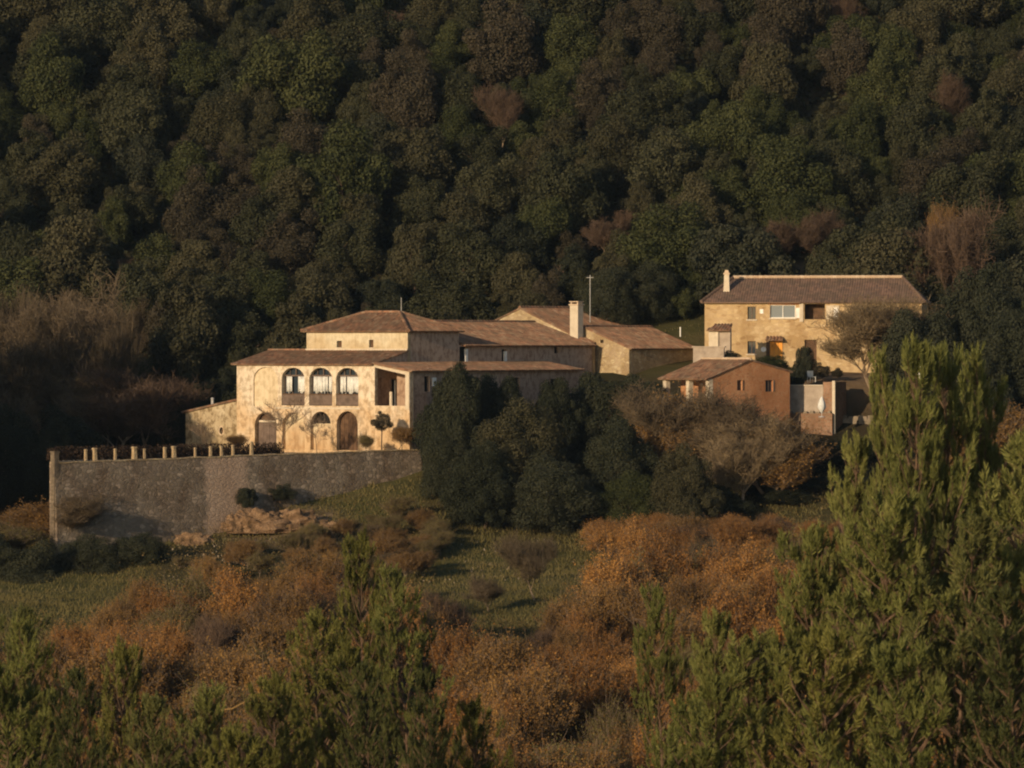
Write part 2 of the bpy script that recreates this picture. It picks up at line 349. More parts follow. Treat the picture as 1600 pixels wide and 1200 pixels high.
def slope(name, poly, mat, parent, pitch=.27, th=.09, cover=.075):
    """one tiled roof slope; poly = 3D corners, first two = eave (low edge). slab + rows of half-round cover tiles"""
    P = [Vector(p) for p in poly]
    e = (P[1]-P[0]).normalized(); nrm = None
    for q in P[2:]:
        c = e.cross(q-P[0])
        if c.length > 1e-4: nrm = c.normalized(); break
    if nrm.z < 0: nrm = -nrm
    up = nrm.cross(e)
    if up.z < 0: up = -up
    q2 = [((p-P[0]).dot(e), (p-P[0]).dot(up)) for p in P]
    V = []; Fc = []; UV = []
    def quad(pts, uvs):
        k = len(V); V.extend([tuple(p) for p in pts]); Fc.append(tuple(range(k, k+len(pts)))); UV.extend(uvs)
    at = lambda u, v, h: P[0] + e*u + up*v + nrm*h
    quad([at(u, v, 0) for u, v in q2], q2)
    quad([at(u, v, -th) for u, v in reversed(q2)], list(reversed(q2)))
    for i in range(len(q2)):
        a = q2[i]; b = q2[(i+1) % len(q2)]
        quad([at(*a, -th), at(*b, -th), at(*b, 0), at(*a, 0)], [a, b, b, a])
    us = [p[0] for p in q2]; u = min(us) + .12
    def span(u):
        vs = []
        for i in range(len(q2)):
            a = q2[i]; b = q2[(i+1) % len(q2)]
            if abs(a[0]-b[0]) < 1e-6: continue
            t = (u-a[0])/(b[0]-a[0])
            if 0 <= t <= 1: vs.append(a[1]+t*(b[1]-a[1]))
        return (min(vs), max(vs)) if len(vs) >= 2 else None
    if 'old' in mat.name: pitch, cover = .21, .03
    jr = random.Random(len(V)+int(abs(P[0].x)*100))
    while u < max(us):
        sp = span(u)
        if sp and sp[1]-sp[0] > .1:
            v0, v1 = sp; v0 -= .05*(v0 < .01) + jr.uniform(0, .03); w = pitch*.33; seg = 4
            nst = max(1, int((v1-v0)/1.3)); prev = None
            for st in range(nst+1):
                vv = v0 + (v1-v0)*st/nst; uj = u + jr.uniform(-.02, .02)
                ring = [(uj + w*math.cos(math.pi*j/seg), vv, cover*math.sin(math.pi*j/seg) + jr.uniform(0, .012)) for j in range(seg+1)]
                if prev:
                    for j in range(seg):
                        q = [prev[j+1], prev[j], ring[j], ring[j+1]]
                        quad([at(*x) for x in q], [(u+.01, x[1]) for x in q])
                else:
                    quad([at(*x) for x in ring], [(u+.01, x[1]) for x in ring])
                prev = ring
        u += pitch
    return raw_mesh(name, V, Fc, mat, parent, uv=UV)
def ridge(name, a, b, mat, parent, r=.13):
    a = Vector(a); b = Vector(b); n = max(2, int((b-a).length/.42)); mb = MB(); d = (b-a)/n
    for i in range(n):
        mb.tube([a+d*i, a+d*(i+1.08)], [r*1.12, r*.92], 7)
    o = raw_mesh(name, mb.v, mb.f, mat, parent)
    ul = o.data.uv_layers.new(name='UVMap')
    co = [o.data.vertices[l.vertex_index].co for l in o.data.loops]
    ul.data.foreach_set('uv', np.array([((c-a).dot(d.normalized()), c.z*.3) for c in co], dtype=np.float32).ravel())
    return o

# ------------------------------------------------------------------ terrain
PR = {  # X position : profile (Y, Z)
 -42: [(40,-50),(120,-42),(200,-34),(250,-28),(300,-22.6),(345,-19.2),(372,-16.9),(385,-15.6),(400,-14.8),(415,-13),(430,-8.5),(450,1),(520,34),(620,72),(900,120)],
 -22: [(40,-50),(120,-42),(200,-34),(250,-28),(300,-22.6),(345,-19),(368,-17.0),(380,-15.2),(386,-14),(394,-11.6),(404,-10.6),(425,-8.4),(440,-3),(455,5),(520,35),(620,73),(900,120)],
 -5:  [(40,-50),(120,-42),(200,-34),(250,-28),(300,-22.3),(350,-18.8),(374,-16.7),(384,-14.8),(392,-12.2),(399,-10),(406,-9.4),(425,-7.5),(438,-2),(452,5),(520,35.5),(620,73),(900,120)],
 8:   [(40,-50),(120,-42),(200,-34),(250,-28),(300,-22.3),(350,-18.8),(376,-16.5),(386,-14.4),(395,-11.8),(404,-9.4),(416,-5.8),(428,-2.2),(436,-.2),(450,5),(520,36),(620,73),(900,120)],
 22:  [(40,-50),(120,-42),(200,-34),(250,-28),(300,-22.3),(350,-18.8),(376,-16.0),(388,-13.2),(398,-10.4),(405,-8.4),(411,-6.9),(413.5,-3.4),(418,-2.9),(434,-2.4),(442,2.5),(452,6.5),(520,37),(620,74),(900,120)],
 42:  [(40,-50),(120,-42),(200,-34),(250,-28),(300,-22.3),(350,-18.8),(376,-15.5),(388,-12.8),(398,-10),(406,-7.8),(416,-3.6),(434,-2.2),(442,2),(452,7),(520,38),(620,75),(900,120)],
}
KX = sorted(PR)
def H(x, y, rough=True):
    zs = [np.interp(y, [p[0] for p in PR[k]], [p[1] for p in PR[k]]) for k in KX]
    z = float(np.interp(x, KX, zs))
    if rough:
        k = 1.0 if y < 395 or y > 436 else .25
        z += k*(.7*mnoise.noise(Vector((x*.09, y*.09, 0))) + .22*mnoise.noise(Vector((x*.35, y*.35, 3))))
    return z
def build_ground():
    xs = np.concatenate([np.linspace(-400, -75, 12), np.arange(-70, 70.1, 1.4), np.linspace(75, 400, 12)])
    ys = np.concatenate([np.linspace(20, 240, 20), np.arange(245, 540, 1.4), np.linspace(545, 900, 30)])
    vs = []; cov = []
    for y in ys:
        for x in xs:
            vs.append((x, y, H(x, y)))
            n = mnoise.noise(Vector((x*.12, y*.12, 9)))*.35
            px = 800 + F*x/y
            sm = lambda v, a, b: min(1, max(0, (v-a)/(b-a)))
            mead = sm(y, 335, 345)*(1-sm(y, 376, 386))*max(sm(px+90*n, 600, 680), 1-sm(px+90*n, 200, 270))
            mead = max(mead, .9*sm(y, 384, 388)*(1-sm(y, 400, 403))*sm(px, 400, 460)*(1-sm(px, 640, 700)))
            mead = max(mead, .6*sm(y, 422, 426)*(1-sm(y, 440, 446))*sm(px, 985, 1010)*(1-sm(px, 1100, 1120)))
            mead = max(mead, .3*sm(y, 335, 345)*(1-sm(y, 396, 402)))
            earth = .8*sm(y, 411, 414)*(1-sm(y, 422, 426))*sm(px, 1130, 1170)*(1-sm(px, 1440, 1480))
            earth = max(earth, .6 if (440 < y < 452 and 1150 < px < 1340) else 0)
            earth = max(earth, .85*sm(y, 380, 382)*(1-sm(y, 388, 390))*sm(px+60*n, 330, 360)*(1-sm(px+60*n, 520, 560)))
            cov.append((min(1, max(0, mead*(1+n))), min(1, max(0, earth*(1+n))), 0, 1))
    nx = len(xs); fs = [(j*nx+i, j*nx+i+1, (j+1)*nx+i+1, (j+1)*nx+i) for j in range(len(ys)-1) for i in range(nx-1)]
    o = raw_mesh('ground', vs, fs, M['ground'], smooth=True)
    at = o.data.color_attributes.new('cover', 'FLOAT_COLOR', 'POINT'); at.data.foreach_set('color', np.array(cov, dtype=np.float32).ravel())
    tag(o, 'rough hillside ground with meadow and wooded slope', 'ground', kind='structure')
build_ground()

# ------------------------------------------------------------------ building frames
class Frame:
    """local frame of a building: x to the right along its front, y to the back, z up from its own floor"""
    def __init__(s, px, Y, zg, yaw):
        s.ox = X(px, Y); s.oy = Y; s.zg = zg; s.a = R(yaw)
        s.ex = (math.cos(s.a), -math.sin(s.a)); s.ey = (math.sin(s.a), math.cos(s.a))
    def w(s, x, y): return (s.ox + s.ex[0]*x + s.ey[0]*y, s.oy + s.ex[1]*x + s.ey[1]*y)
    def sx(s, px, y=0):      # local x of the point seen at px on the plane local y
        k = (px-800)/F; bx, by = s.ox + s.ey[0]*y, s.oy + s.ey[1]*y
        return (k*by - bx)/(s.ex[0] - k*s.ex[1])
    def sy(s, px, x=0):
        k = (px-800)/F; bx, by = s.ox + s.ex[0]*x, s.oy + s.ex[1]*x
        return (k*by - bx)/(s.ey[0] - k*s.ey[1])
    def z(s, py, x, y): return Z(py, s.w(x, y)[1]) - s.zg
    def root(s, name, label, cat, group=None): return empty(name, (s.ox, s.oy, s.zg), -s.a, label, cat, group)

# ------------------------------------------------------------------ the big farmhouse
V = Frame(640, 400, -8.75, 36)
vr = V.root('farmhouse', 'large farmhouse with arched cream facade, low tower and long tiled wings behind the terrace wall', 'farmhouse')
W = -V.sx(370); xs = V.sx(583); ze = V.z(569, -W, 0); zl = V.z(579, 0, 0)
ze = V.z(568, xs, 0)
T = .38
def zpx(py, x=-8, y=0): return V.z(py, x, y)
holes = []
up = [(440, 476), (483, 519), (525, 560)]
lowa = [(398, 432, 645), (441, 476, 645), (485, 517, 643), (526, 559, 642)]
zb = 0.0
for a, b in up: holes.append(arch(V.sx(a), V.sx(b), zpx(634), zpx(574.5), .9))
blind = (V.sx(396), V.sx(434))
holes.append(arch(blind[0], blind[1], zpx(636), zpx(574), 1.0))
for a, b, t in lowa: holes.append(arch(V.sx(a), V.sx(b), zb, zpx(t), 1.05))
lx0, lx1 = V.sx(585.5), V.sx(634)
lz0, lzt0, lzt1 = V.z(634, -2, 0), V.z(573, lx0, 0), V.z(585, lx1, 0)
holes.append([(lx0, lz0), (lx1, lz0), (lx1, lzt1), (lx0, lzt0)])
wall = MB()
wall.panel((0, 0), (1, 0), [(-W, -1.5), (0, -1.5), (0, zl-.1), (xs, ze-.05), (-W, ze-.05)], holes, T)
# left side and rear
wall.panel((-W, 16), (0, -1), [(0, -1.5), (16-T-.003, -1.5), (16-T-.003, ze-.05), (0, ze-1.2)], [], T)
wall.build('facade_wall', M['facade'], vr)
# blind arch infill, niche backs
bb = MB(); bb.panel((0, .16), (1, 0), rect(blind[0]-.15, blind[1]+.15, zpx(637), zpx(572)), [], .1); bb.build('blind_arch', M['niche'], vr)
nb = MB(); x0, x1 = V.sx(441), V.sx(476)
nb.panel((0, .42), (1, 0), rect(x0-.3, x1+.3, zb-.1, zpx(640)), [], .1); nb.build('niche_back', M['niche'], vr)
# plain pilaster strips & string course between floors
sc = MB(); sc.box(V.sx(430), V.sx(563), -.05, -.003, zpx(639.5), zpx(636.5)); sc.build('string_course', M['trim'], vr)
# gallery arches: lunette, curtains, glazing, parapet panel
for i, (a, b) in enumerate(up):
    x0, x1 = V.sx(a), V.sx(b); zc0, zc1 = zpx(616), zpx(588)
    w = MB(); w.box(x0-.1, x1+.1, .52, .56, zpx(634), zpx(572)); win = w.build('arched_window', M['glass'], vr)
    f = MB()
    f.box(x0, x1, .36, .43, zc1-.02, zc1+.1)
    f.box((x0+x1)/2-.05, (x0+x1)/2+.05, .37, .42, zc1+.1, zpx(576)); 
    for q in (.25, .75): f.box(x0+(x1-x0)*q-.03, x0+(x1-x0)*q+.03, .37, .42, zc1+.1, zpx(579))
    for q in (.0, .33, .66, 1): 
        xm = x0+(x1-x0)*q; f.box(xm-.04, xm+.04, .44, .49, zc0, zc1)
    f.build('window_frame', M['woodgrey'], win)
    p = MB(); p.box(x0-.02, x1+.02, .12, .2, zpx(633), zpx(617)); p.build('parapet_panel', M['woodgrey'], win)
    rl = MB(); rl.box(x0+.01, x1-.01, .08, .24, zpx(617)+.003, zpx(615.5)); rl.build('rail', M['wood'], win)
    # curtains: pleated cloth
    spans = [(.12, .36), (.62, .95)] if i == 0 else ([(.1, .44), (.48, .72), (.76, .95)] if i == 1 else [(.1, .36), (.4, .97)])
    for s0, s1 in spans:
        cu = []; fc = []; nn = 28
        for j in range(nn+1):
            t = j/nn; xx = x0+(x1-x0)*(s0+(s1-s0)*t); yy = .3+.06*math.sin(t*(s1-s0)*42)
            dz = .1*math.sin(t*9+i); cu += [(xx, yy, zc1-.03), (xx+.03*math.sin(7*t), yy-.02, zc0+.12+dz)]
        fc = [(2*j, 2*j+1, 2*j+3, 2*j+2) for j in range(nn)]
        o = raw_mesh('curtain', cu, fc, M['cloth'], win, True)
        md = o.modifiers.new('thick', 'SOLIDIFY'); md.thickness = .015
# ground-floor arches: doors
def door(x0, x1, z0, z1, y, mat, name='arched_door', parent=vr, planks=4):
    d = MB(); n = planks
    for k in range(n):
        a = x0+(x1-x0)*k/n; b = x0+(x1-x0)*(k+1)/n; d.box(a+.012, b-.012, y, y+.07, z0, z1)
    o = d.build(name, mat, parent); return o
d0 = V.sx(398), V.sx(432)
o = door(d0[0]-.05, d0[1]+.05, 0, zpx(661), .5, M['woodgrey'])
lt = MB(); lt.box(d0[0]-.05, d0[1]+.05, .44, .57, zpx(661)+.003, zpx(658)); lt.build('lintel', M['trim'], o)
tp = MB(); tp.box(d0[0]-.1, d0[1]+.1, .55, .6, zpx(658), zpx(642)); tp.build('transom_panel', M['wood'], o)
d1 = V.sx(485), V.sx(517)
o = door(d1[0]-.05, d1[1]+.05, 0, zpx(662), .42, M['niche'], 'walled_doorway', planks=1)
tp = MB(); tp.box(d1[0]-.1, d1[1]+.1, .95, 1.0, zpx(663), zpx(640)); tp.build('dark_fanlight', M['dark'], o)
d2 = V.sx(526), V.sx(559)
o = door(d2[0]-.05, d2[1]+.05, 0, zpx(640), .5, M['wood'], planks=5)
hd = MB(); hd.tube([((d2[0]+d2[1])/2+.1, .43, .95), ((d2[0]+d2[1])/2+.1, .43, 1.15)], .02, 6); hd.build('handle', M['iron'], o)
# loggia interior at the corner
lg = MB()
lg.box(xs-.6, -.4, 3.0, 3.2, lz0-.6, zl+.2)          # back wall
lg.box(xs-.62, xs-.4, T+.003, 3.0, lz0-.6, ze-.3)
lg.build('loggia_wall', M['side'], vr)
lf = MB(); lf.box(xs-.4, -.39, T+.003, 2.99, lz0-.3, lz0-.1); lf.build('loggia_floor', M['trim'], vr)
lc = MB(); xm = V.sx(611, .2); lc.tube([(xm, .2, lz0), (xm, .2, V.z(612, xm, .2))], [.13, .12], 10); lc.build('loggia_column', M['trim'], vr)
ld = MB(); xm = V.sx(607, 2.9); ld.box(xm-.1, xm+.75, 2.94, 2.99, lz0-.1, V.z(593, xm, 2.9)); o = ld.build('loggia_door', M['dark'], vr)
lj = MB(); xm = V.sx(616, 2.9); lj.box(xm, xm+.12, 2.9, 2.96, lz0-.1, V.z(594, xm, 2.9)); lj.build('door_jamb', M['white'], o)
bm_ = MB(); # sloping beam and corner pillar trim, standing proud of the wall
bx0, bx1 = V.sx(583.5), V.sx(640)
bm_.panel((0, -.06), (1, 0), [(bx0, lzt0-.02), (lx1, lzt1-.02), (lx1, zl+.02-.12), (bx0, ze-.12)], [], .055)
bm_.panel((0, -.06), (1, 0), [(lx1, V.z(640, 0, 0)), (-.02, V.z(640, 0, 0)), (-.02, zl-.12), (lx1, zl-.1)], [], .055)
bm_.build('loggia_frame', M['trim'], vr)
# lower side wall under the long lean-to roof
Ls = V.sy(905, 0)
sw = MB(); hh = []
for (a, b, t, u) in ((663, 671, 588, 612), (675, 681, 590, 604), (740, 752, 590, 612), (800, 812, 590, 612), (860, 872, 592, 614)):
    y0, y1 = V.sy(a, 0), V.sy(b, 0); hh.append(rect(y0-T, y1-T, V.z(u, 0, y0), V.z(t, 0, y0)))
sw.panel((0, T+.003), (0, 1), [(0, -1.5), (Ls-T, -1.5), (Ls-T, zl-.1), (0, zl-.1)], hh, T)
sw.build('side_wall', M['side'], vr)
for k, h in enumerate(hh):
    g = MB(); g.box(-.3, -.25, h[0][0]+T-.05, h[1][0]+T+.05, h[0][1]-.05, h[2][1]+.05); w = g.build('side_window', M['dark'], vr)
    if k in (1,):
        s = MB(); s.box(-.02, .05, h[0][0]+T, h[1][0]+T, h[0][1], h[2][1]); s.build('shutter', M['white'], w)
dp = MB(); dp.tube([(.12, .3, -.4), (.12, .3, zl-.2)], .05, 8); dp.build('downpipe', M['iron'], vr)
# main front roof and its verge gable
yt = V.sy(637, xs)                       # tower front plane
zt0 = V.z(548, xs-3, yt)                 # height where the roof meets the tower
s_ = (zt0-ze)/yt
OV = .32
slope('front_roof', [(-W-.35, -OV, ze-s_*OV), (xs+.12, -OV, ze-s_*OV), (xs+.12, yt, zt0), (-W-.35, yt, zt0)], M['tile'], vr)
xtl = V.sx(479, yt)
slope('left_roof', [(xtl-.003, yt+6, zt0-1.3), (-W-.35, yt+6, zt0-1.3), (-W-.35, yt, zt0-.004), (xtl-.003, yt, zt0-.004)], M['tile'], vr)
ridge('ridge_tiles', (-W-.35, yt, zt0+.03), (xtl-.1, yt, zt0+.03), M['tile'], vr)
vg = MB(); vg.panel((xs, 0), (0, 1), [(T, zl-.6), (yt, zl-.6), (yt, zt0-.1), (T, ze-.1+s_*T)], [], T)
# lean-to along the side
zlt = V.z(566, xs, 14)
slope('lean_to_roof', [(.35, -.2, zl-.04), (.35, Ls+.2, zl-.04), (xs, Ls+.2, zlt), (xs, -.2, zlt)], M['tile'], vr)
# tower
xtl = V.sx(479, yt); ytb = yt+6.8; zte = V.z(515, xs, yt); ztr = V.z(488.5, xs-4, yt+3.4)
tw = MB(); hs = []
for (a, b, t, u) in ((526, 534, 532.5, 543), (576.5, 583.5, 531, 543)):
    q0, q1 = V.sx(a, yt), V.sx(b, yt); hs.append(rect(q0, q1, V.z(u, q0, yt), V.z(t, q0, yt)))
tw.panel((0, yt), (1, 0), [(xtl, ze-1), (xs, ze-1), (xs, zte-.05), (xtl, zte-.05)], hs, T)
tw.panel((xtl, ytb), (0, -1), rect(0, ytb-yt-T-.003, ze-1, zte-.05), [], T)
tw.build('tower_wall', M['tower'], vr)
for h in hs:
    g = MB(); g.box(h[0][0]-.05, h[1][0]+.05, yt+.3, yt+.34, h[0][1]-.05, h[2][1]+.05); w = g.build('tower_window', M['wood'], vr)
    g = MB(); g.box(h[0][0]-.1, h[1][0]+.1, yt-.06, yt-.002, h[0][1]-.08, h[0][1]-.002); g.build('sill', M['trim'], w)
fl = MB(); fl.box(xtl-.05, xs, yt-.1, yt-.003, zt0+.02, zt0+.16); fl.build('roof_flashing', M['trim'], vr)
k = .35; dk = .12
xr0, xr1, yr = xtl+3.4, xs-3.4, (yt+ytb)/2
A = (xtl-k, yt-k, zte-dk); B = (xs+k, yt-k, zte-dk); Cc = (xs+k, ytb+k, zte-dk); D = (xtl-k, ytb+k, zte-dk)
r0 = (xr0, yr, ztr); r1 = (xr1, yr, ztr)
slope('tower_roof', [A, B, r1, r0], M['tile'], vr)
slope('tower_roof', [B, Cc, r1], M['tile'], vr)
slope('tower_roof', [D, A, r0], M['tile'], vr)
slope('tower_roof', [Cc, D, r0, r1], M['tile'], vr)
for nm, p, q in (('hip_tiles', B, r1), ('hip_tiles', A, r0), ('ridge_tiles', r0, r1), ('hip_tiles', Cc, r1)): ridge(nm, Vector(p)+Vector((0, 0, .05)), Vector(q)+Vector((0, 0, .05)), M['tile'], vr)
# upper side wall: tower flank + middle wing
Lm = V.sy(925, xs); zme = V.z(538, xs, 20)
us = MB(); hs2 = []
for (a, b, t, u) in ((718, 731, 542, 566), (784, 792, 546, 566), (866, 874, 541, 552)):
    y0, y1 = V.sy(a, xs), V.sy(b, xs); hs2.append(rect(y0-T, y1-T, V.z(u, xs, y0), V.z(t, xs, y0)))
ytb2 = ytb
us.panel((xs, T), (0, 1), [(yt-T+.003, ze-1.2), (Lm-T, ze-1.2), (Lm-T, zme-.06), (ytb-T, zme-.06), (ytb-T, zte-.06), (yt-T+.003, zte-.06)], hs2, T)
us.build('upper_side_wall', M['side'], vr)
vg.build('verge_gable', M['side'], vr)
for k_, h in enumerate(hs2):
    g = MB(); g.box(xs-.34, xs-.3, h[0][0]+T-.05, h[1][0]+T+.05, h[0][1]-.05, h[2][1]+.05); w = g.build('upper_window', M['dark'], vr)
    if k_ < 2:
        s = MB(); s.box(xs-.12, xs+.02, h[1][0]+T-.32, h[1][0]+T-.003, h[0][1]+.003, h[2][1]-.15); s.build('shutter', M['white'], w)
xrm = V.sx(835, Lm); zmr = V.z(503.5, xrm, Lm-6)
slope('middle_roof', [(xs+.35, ytb+.36, zme-.1), (xs+.35, Lm+.1, zme-.1), (xrm, Lm+.1, zmr), (xrm, ytb-1, zmr), (xs, ytb-1, zme+.05), (xs, ytb+.36, zme+.02)][:4], M['tile'], vr)
slope('middle_roof', [(xrm-6.5, Lm, zmr-2.2), (xrm-6.5, ytb, zmr-2.2), (xrm, ytb, zmr-.002), (xrm, Lm, zmr-.002)], M['tile'], vr)
ridge('ridge_tiles', (xrm, ytb, zmr+.05), (xrm, Lm, zmr+.05), M['tile'], vr)
# rear wing whose gable rises over the middle roof
yg = Lm+.1; xg0 = V.sx(813, yg); zg0 = V.z(481, xg0, yg); xg1 = V.sx(918, yg); zg1 = V.z(534, xg1, yg)
yge = V.sy(935, xg0); zgl = zg0-2.2
rw = MB(); rw.panel((0, yg), (1, 0), [(xg0-5.4, 1.5), (xs-.02, 1.5), (xs-.02, zg1-.2+.0), (xg0, zg0-.08), (xg0-5.4, zgl-.1)], [], T)
rw.build('gable_wall', M['barn'], vr)
slope('rear_roof', [(xg1+.2, yg-.12, zg1-.1), (xg1+.2, yge, zg1-.1), (xg0, yge-.4, zg0), (xg0, yg-.12, zg0)], M['tile'], vr)
slope('rear_roof', [(xg0-5.6, yge-.4, zgl), (xg0-5.6, yg-.12, zgl), (xg0, yg-.12, zg0-.002), (xg0, yge-.4, zg0-.002)], M['tile'], vr)
ridge('ridge_tiles', (xg0, yg-.1, zg0+.04), (xg0, yge-.4, zg0+.04), M['tile'], vr)
rb = MB(); rb.panel((xg1, yge-.2), (-1, 0), [(0, 1.5), (xg1-xg0+5, 1.5), (xg1-xg0+5, zgl-.1), (xg1-xg0, zg0-.1), (0, zg1-.15)], [], T); rb.build('rear_wall', M['barn'], vr)
# tall square chimney on the gable
yc = yg-.35; xc0, xc1 = V.sx(890.5, yc), V.sx(903, yc); zc0_, zc1_ = V.z(533, xc0, yc), V.z(472, xc0, yc)
ch = MB(); ch.box(xc0, xc1, yc, yc+.75, zc0_, zc1_-.28); o = ch.build('chimney', M['trim'], vr)
cp = MB(); cp.box(xc0-.08, xc1+.08, yc-.08, yc+.83, zc1_-.27, zc1_-.17); cp.box(xc0+.03, xc0+.15, yc+.05, yc+.7, zc1_-.168, zc1_); cp.box(xc1-.15, xc1-.03, yc+.05, yc+.7, zc1_-.168, zc1_)
cp.box(xc0-.05, xc1+.05, yc-.05, yc+.8, zc1_+.002, zc1_+.07); cp.build('chimney_cap', M['tile_pale'], o)
# stone barn end: lit gable and shaded flank
yb = yg+.9; xb1 = V.sx(983, yb); xb0 = V.sx(914, yb); zb0 = V.z(511, xb0, yb); zb1 = V.z(543, xb1, yb); Lb = V.sy(1085, xb1)
bn = MB()
bn.panel((0, yb), (1, 0), [(xb0-.8, .5), (xb1, .5), (xb1, zb1-.08), (xb0, zb0-.08), (xb0-.8, zb0-.4)], [rect(V.sx(938, yb), V.sx(943, yb), V.z(536, 0, yb), V.z(531, 0, yb))], T)
bn.panel((xb1, yb+T+.003), (0, 1), rect(0, Lb-yb-T, .5, zb1-.08), [], T)
bn.panel((xb1, Lb+.003), (-1, 0), [(T, .5), (xb1-xb0+4, .5), (xb1-xb0+4, zb0-1.4), (xb1-xb0, zb0-.1), (T, zb1-.1)], [], T)
bn.build('barn_wall', M['barn'], vr)
slope('barn_roof', [(xb1+.3, yb-.15, zb1-.1), (xb1+.3, Lb+.2, zb1-.1), (xb0, Lb+.2, zb0), (xb0, yb-.15, zb0)], M['tile'], vr)
slope('barn_roof', [(xb0-4.5, Lb+.2, zb0-1.6), (xb0-4.5, yg+1, zb0-1.6), (xb0, yg+1, zb0-.002), (xb0, Lb+.2, zb0-.002)], M['tile'], vr)
ridge('ridge_tiles', (xb0, yb-.1, zb0+.04), (xb0, Lb+.2, zb0+.04), M['tile'], vr)
sk = MB(); xs9 = V.sx(940, yb); sk.box(xs9-.25, xs9+.35, yb+.3, yb+.34, V.z(537, 0, yb), V.z(530, 0, yb)); sk.build('barn_window', M['dark'], vr)
# left annex leaning against the villa
ya = .9; xa0 = V.sx(290, ya); za0 = V.z(643, xa0, ya); za1 = V.z(622, -W, ya)
an = MB(); wx, wz = V.sx(346, ya), V.z(673, -W-2, ya)
an.panel((0, ya), (1, 0), [(xa0, -1.4), (-W-.003, -1.4), (-W-.003, za1-.1), (xa0, za0-.1)], [[(wx+.2*math.cos(t*math.pi/5), wz+.3*math.sin(t*math.pi/5)) for t in range(10)]], T)
an.panel((xa0, ya+7), (0, -1), rect(0, 7-T-.003, -1.4, za0-.1), [], T)
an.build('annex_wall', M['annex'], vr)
g = MB(); g.box(wx-.3, wx+.3, ya+.3, ya+.34, wz-.4, wz+.4); w = g.build('oval_window', M['wood'], vr)
g = MB(); rr = [(wx+.3*math.cos(t*math.pi/8), wz+.4*math.sin(t*math.pi/8)) for t in range(16)]; ri = [(wx+.2*math.cos(t*math.pi/5), wz+.3*math.sin(t*math.pi/5)) for t in range(10)]
g.panel((0, ya-.03), (1, 0), rr, [ri], .028); g.build('window_surround', M['facade'], w)
slope('annex_roof', [(xa0-.25, ya+7, za0-.05), (xa0-.25, ya-.2, za0-.05), (-W-.003, ya-.2, za1), (-W-.003, ya+7, za1)], M['tile'], vr)
fp = MB(); xf = V.sx(332, ya+.6); zf = V.z(640, xf, ya+.6); fp.tube([(xf, ya+.6, zf-.3), (xf, ya+.6, zf+.85)], .12, 10); fp.tube([(xf, ya+.6, zf+.85), (xf, ya+.6, zf+.97)], [.17, .1], 10); fp.build('flue_pipe', M['metal'], vr)
# antennas
an1 = MB(); xq = V.sx(922, yg+3); zq = V.z(487, xq, yg+3)
an1.tube([(xq, yg+3, zq-.9), (xq, yg+3, V.z(430, xq, yg+3))], .035, 6); an1.box(xq-.35, xq+.35, yg+2.98, yg+3.02, V.z(434, xq, yg+3), V.z(434, xq, yg+3)+.04)
an1.build('antenna_mast', M['metal'], vr)
an2 = MB(); xq = V.sx(627, yr+.5); an2.tube([(xq, yr+.5, ztr-.4), (xq, yr+.5, V.z(465, xq, yr))], .03, 6); an2.build('antenna_mast', M['metal'], vr)

# ------------------------------------------------------------------ terrace: retaining wall, floor, posts
TR = Vector((X(657, 398.6), 398.6)); bt = R(42)
tdir = Vector((-math.cos(bt), -math.sin(bt)))
k85 = (85-800)/F
tt = (k85*TR.y - TR.x)/(tdir.x - k85*tdir.y)
TL = TR + tdir*tt
# terrace frame: local x to the right along wall, origin at the right end
tw_r = empty('retaining_wall', (TR.x, TR.y, -8.6), bt, 'long grey rubble retaining wall below the arched farmhouse', 'wall')
zl_l, zl_r = Z(724, TL.y)+8.6, Z(703, TR.y)+8.6
w = MB(); n = 34; top = []
for i in range(n+1):
    s = -tt + tt*i/n; top.append((s, zl_l + (zl_r-zl_l)*i/n + random.uniform(-.04, .04)))
# battered wall: lean the base outwards
w.panel((0, 0), (1, 0), [(-tt, -8.5), (.0, -3.5)] + top[::-1], [], .6)
for i, v in enumerate(w.v):
    if v[2] < -1: w.v[i] = (v[0], v[1] - (.5 if v[1] < .3 else 0), v[2])
w.build('masonry', M['terr'], tw_r)
cpg = MB()
for i in range(n):
    a, b = top[i], top[i+1]; zz = max(a[1], b[1])
    cpg.add([(a[0], -.06, a[1]+.003), (b[0]-.02, -.06, b[1]+.003), (b[0]-.02, .55, b[1]+.003), (a[0], .55, a[1]+.003), (a[0], -.06, a[1]+.09), (b[0]-.02, -.06, b[1]+.09), (b[0]-.02, .55, b[1]+.09), (a[0], .55, a[1]+.09)],
            [(0,3,2,1),(4,5,6,7),(0,1,5,4),(1,2,6,5),(2,3,7,6),(3,0,4,7)])
cpg.build('coping', M['barn'], tw_r)
# rounded right end of the wall, curving round to face the sun
re = MB()
prev = None; arcp = []
for i in range(9):
    t = i/8*R(78); arcp.append((1.9*math.sin(t), 1.9*(1-math.cos(t))))
for i in range(8):
    a, b = arcp[i], arcp[i+1]; za = zl_r - .28*i; zb_ = zl_r - .28*(i+1)
    re.add([(a[0], a[1], -4.2), (b[0], b[1], -4.2), (b[0], b[1], zb_), (a[0], a[1], za), (a[0]-.3, a[1]+.6, -4.2), (b[0]-.4, b[1]+.6, -4.2), (b[0]-.4, b[1]+.6, zb_), (a[0]-.3, a[1]+.6, za)],
           [(0,1,2,3),(7,6,5,4),(3,2,6,7),(0,3,7,4),(1,5,6,2)])
re.build('curved_end', M['barn'], tw_r)
# left corner pier
pz = Z(705, TL.y)+8.6
pr = MB(); pr.box(-tt-.06, -tt+.36, -.07, .4, -7, pz-.12); pr.box(-tt-.1, -tt+.4, -.11, .44, pz-.118, pz); pr.build('corner_pier', M['terr_pier'], tw_r)
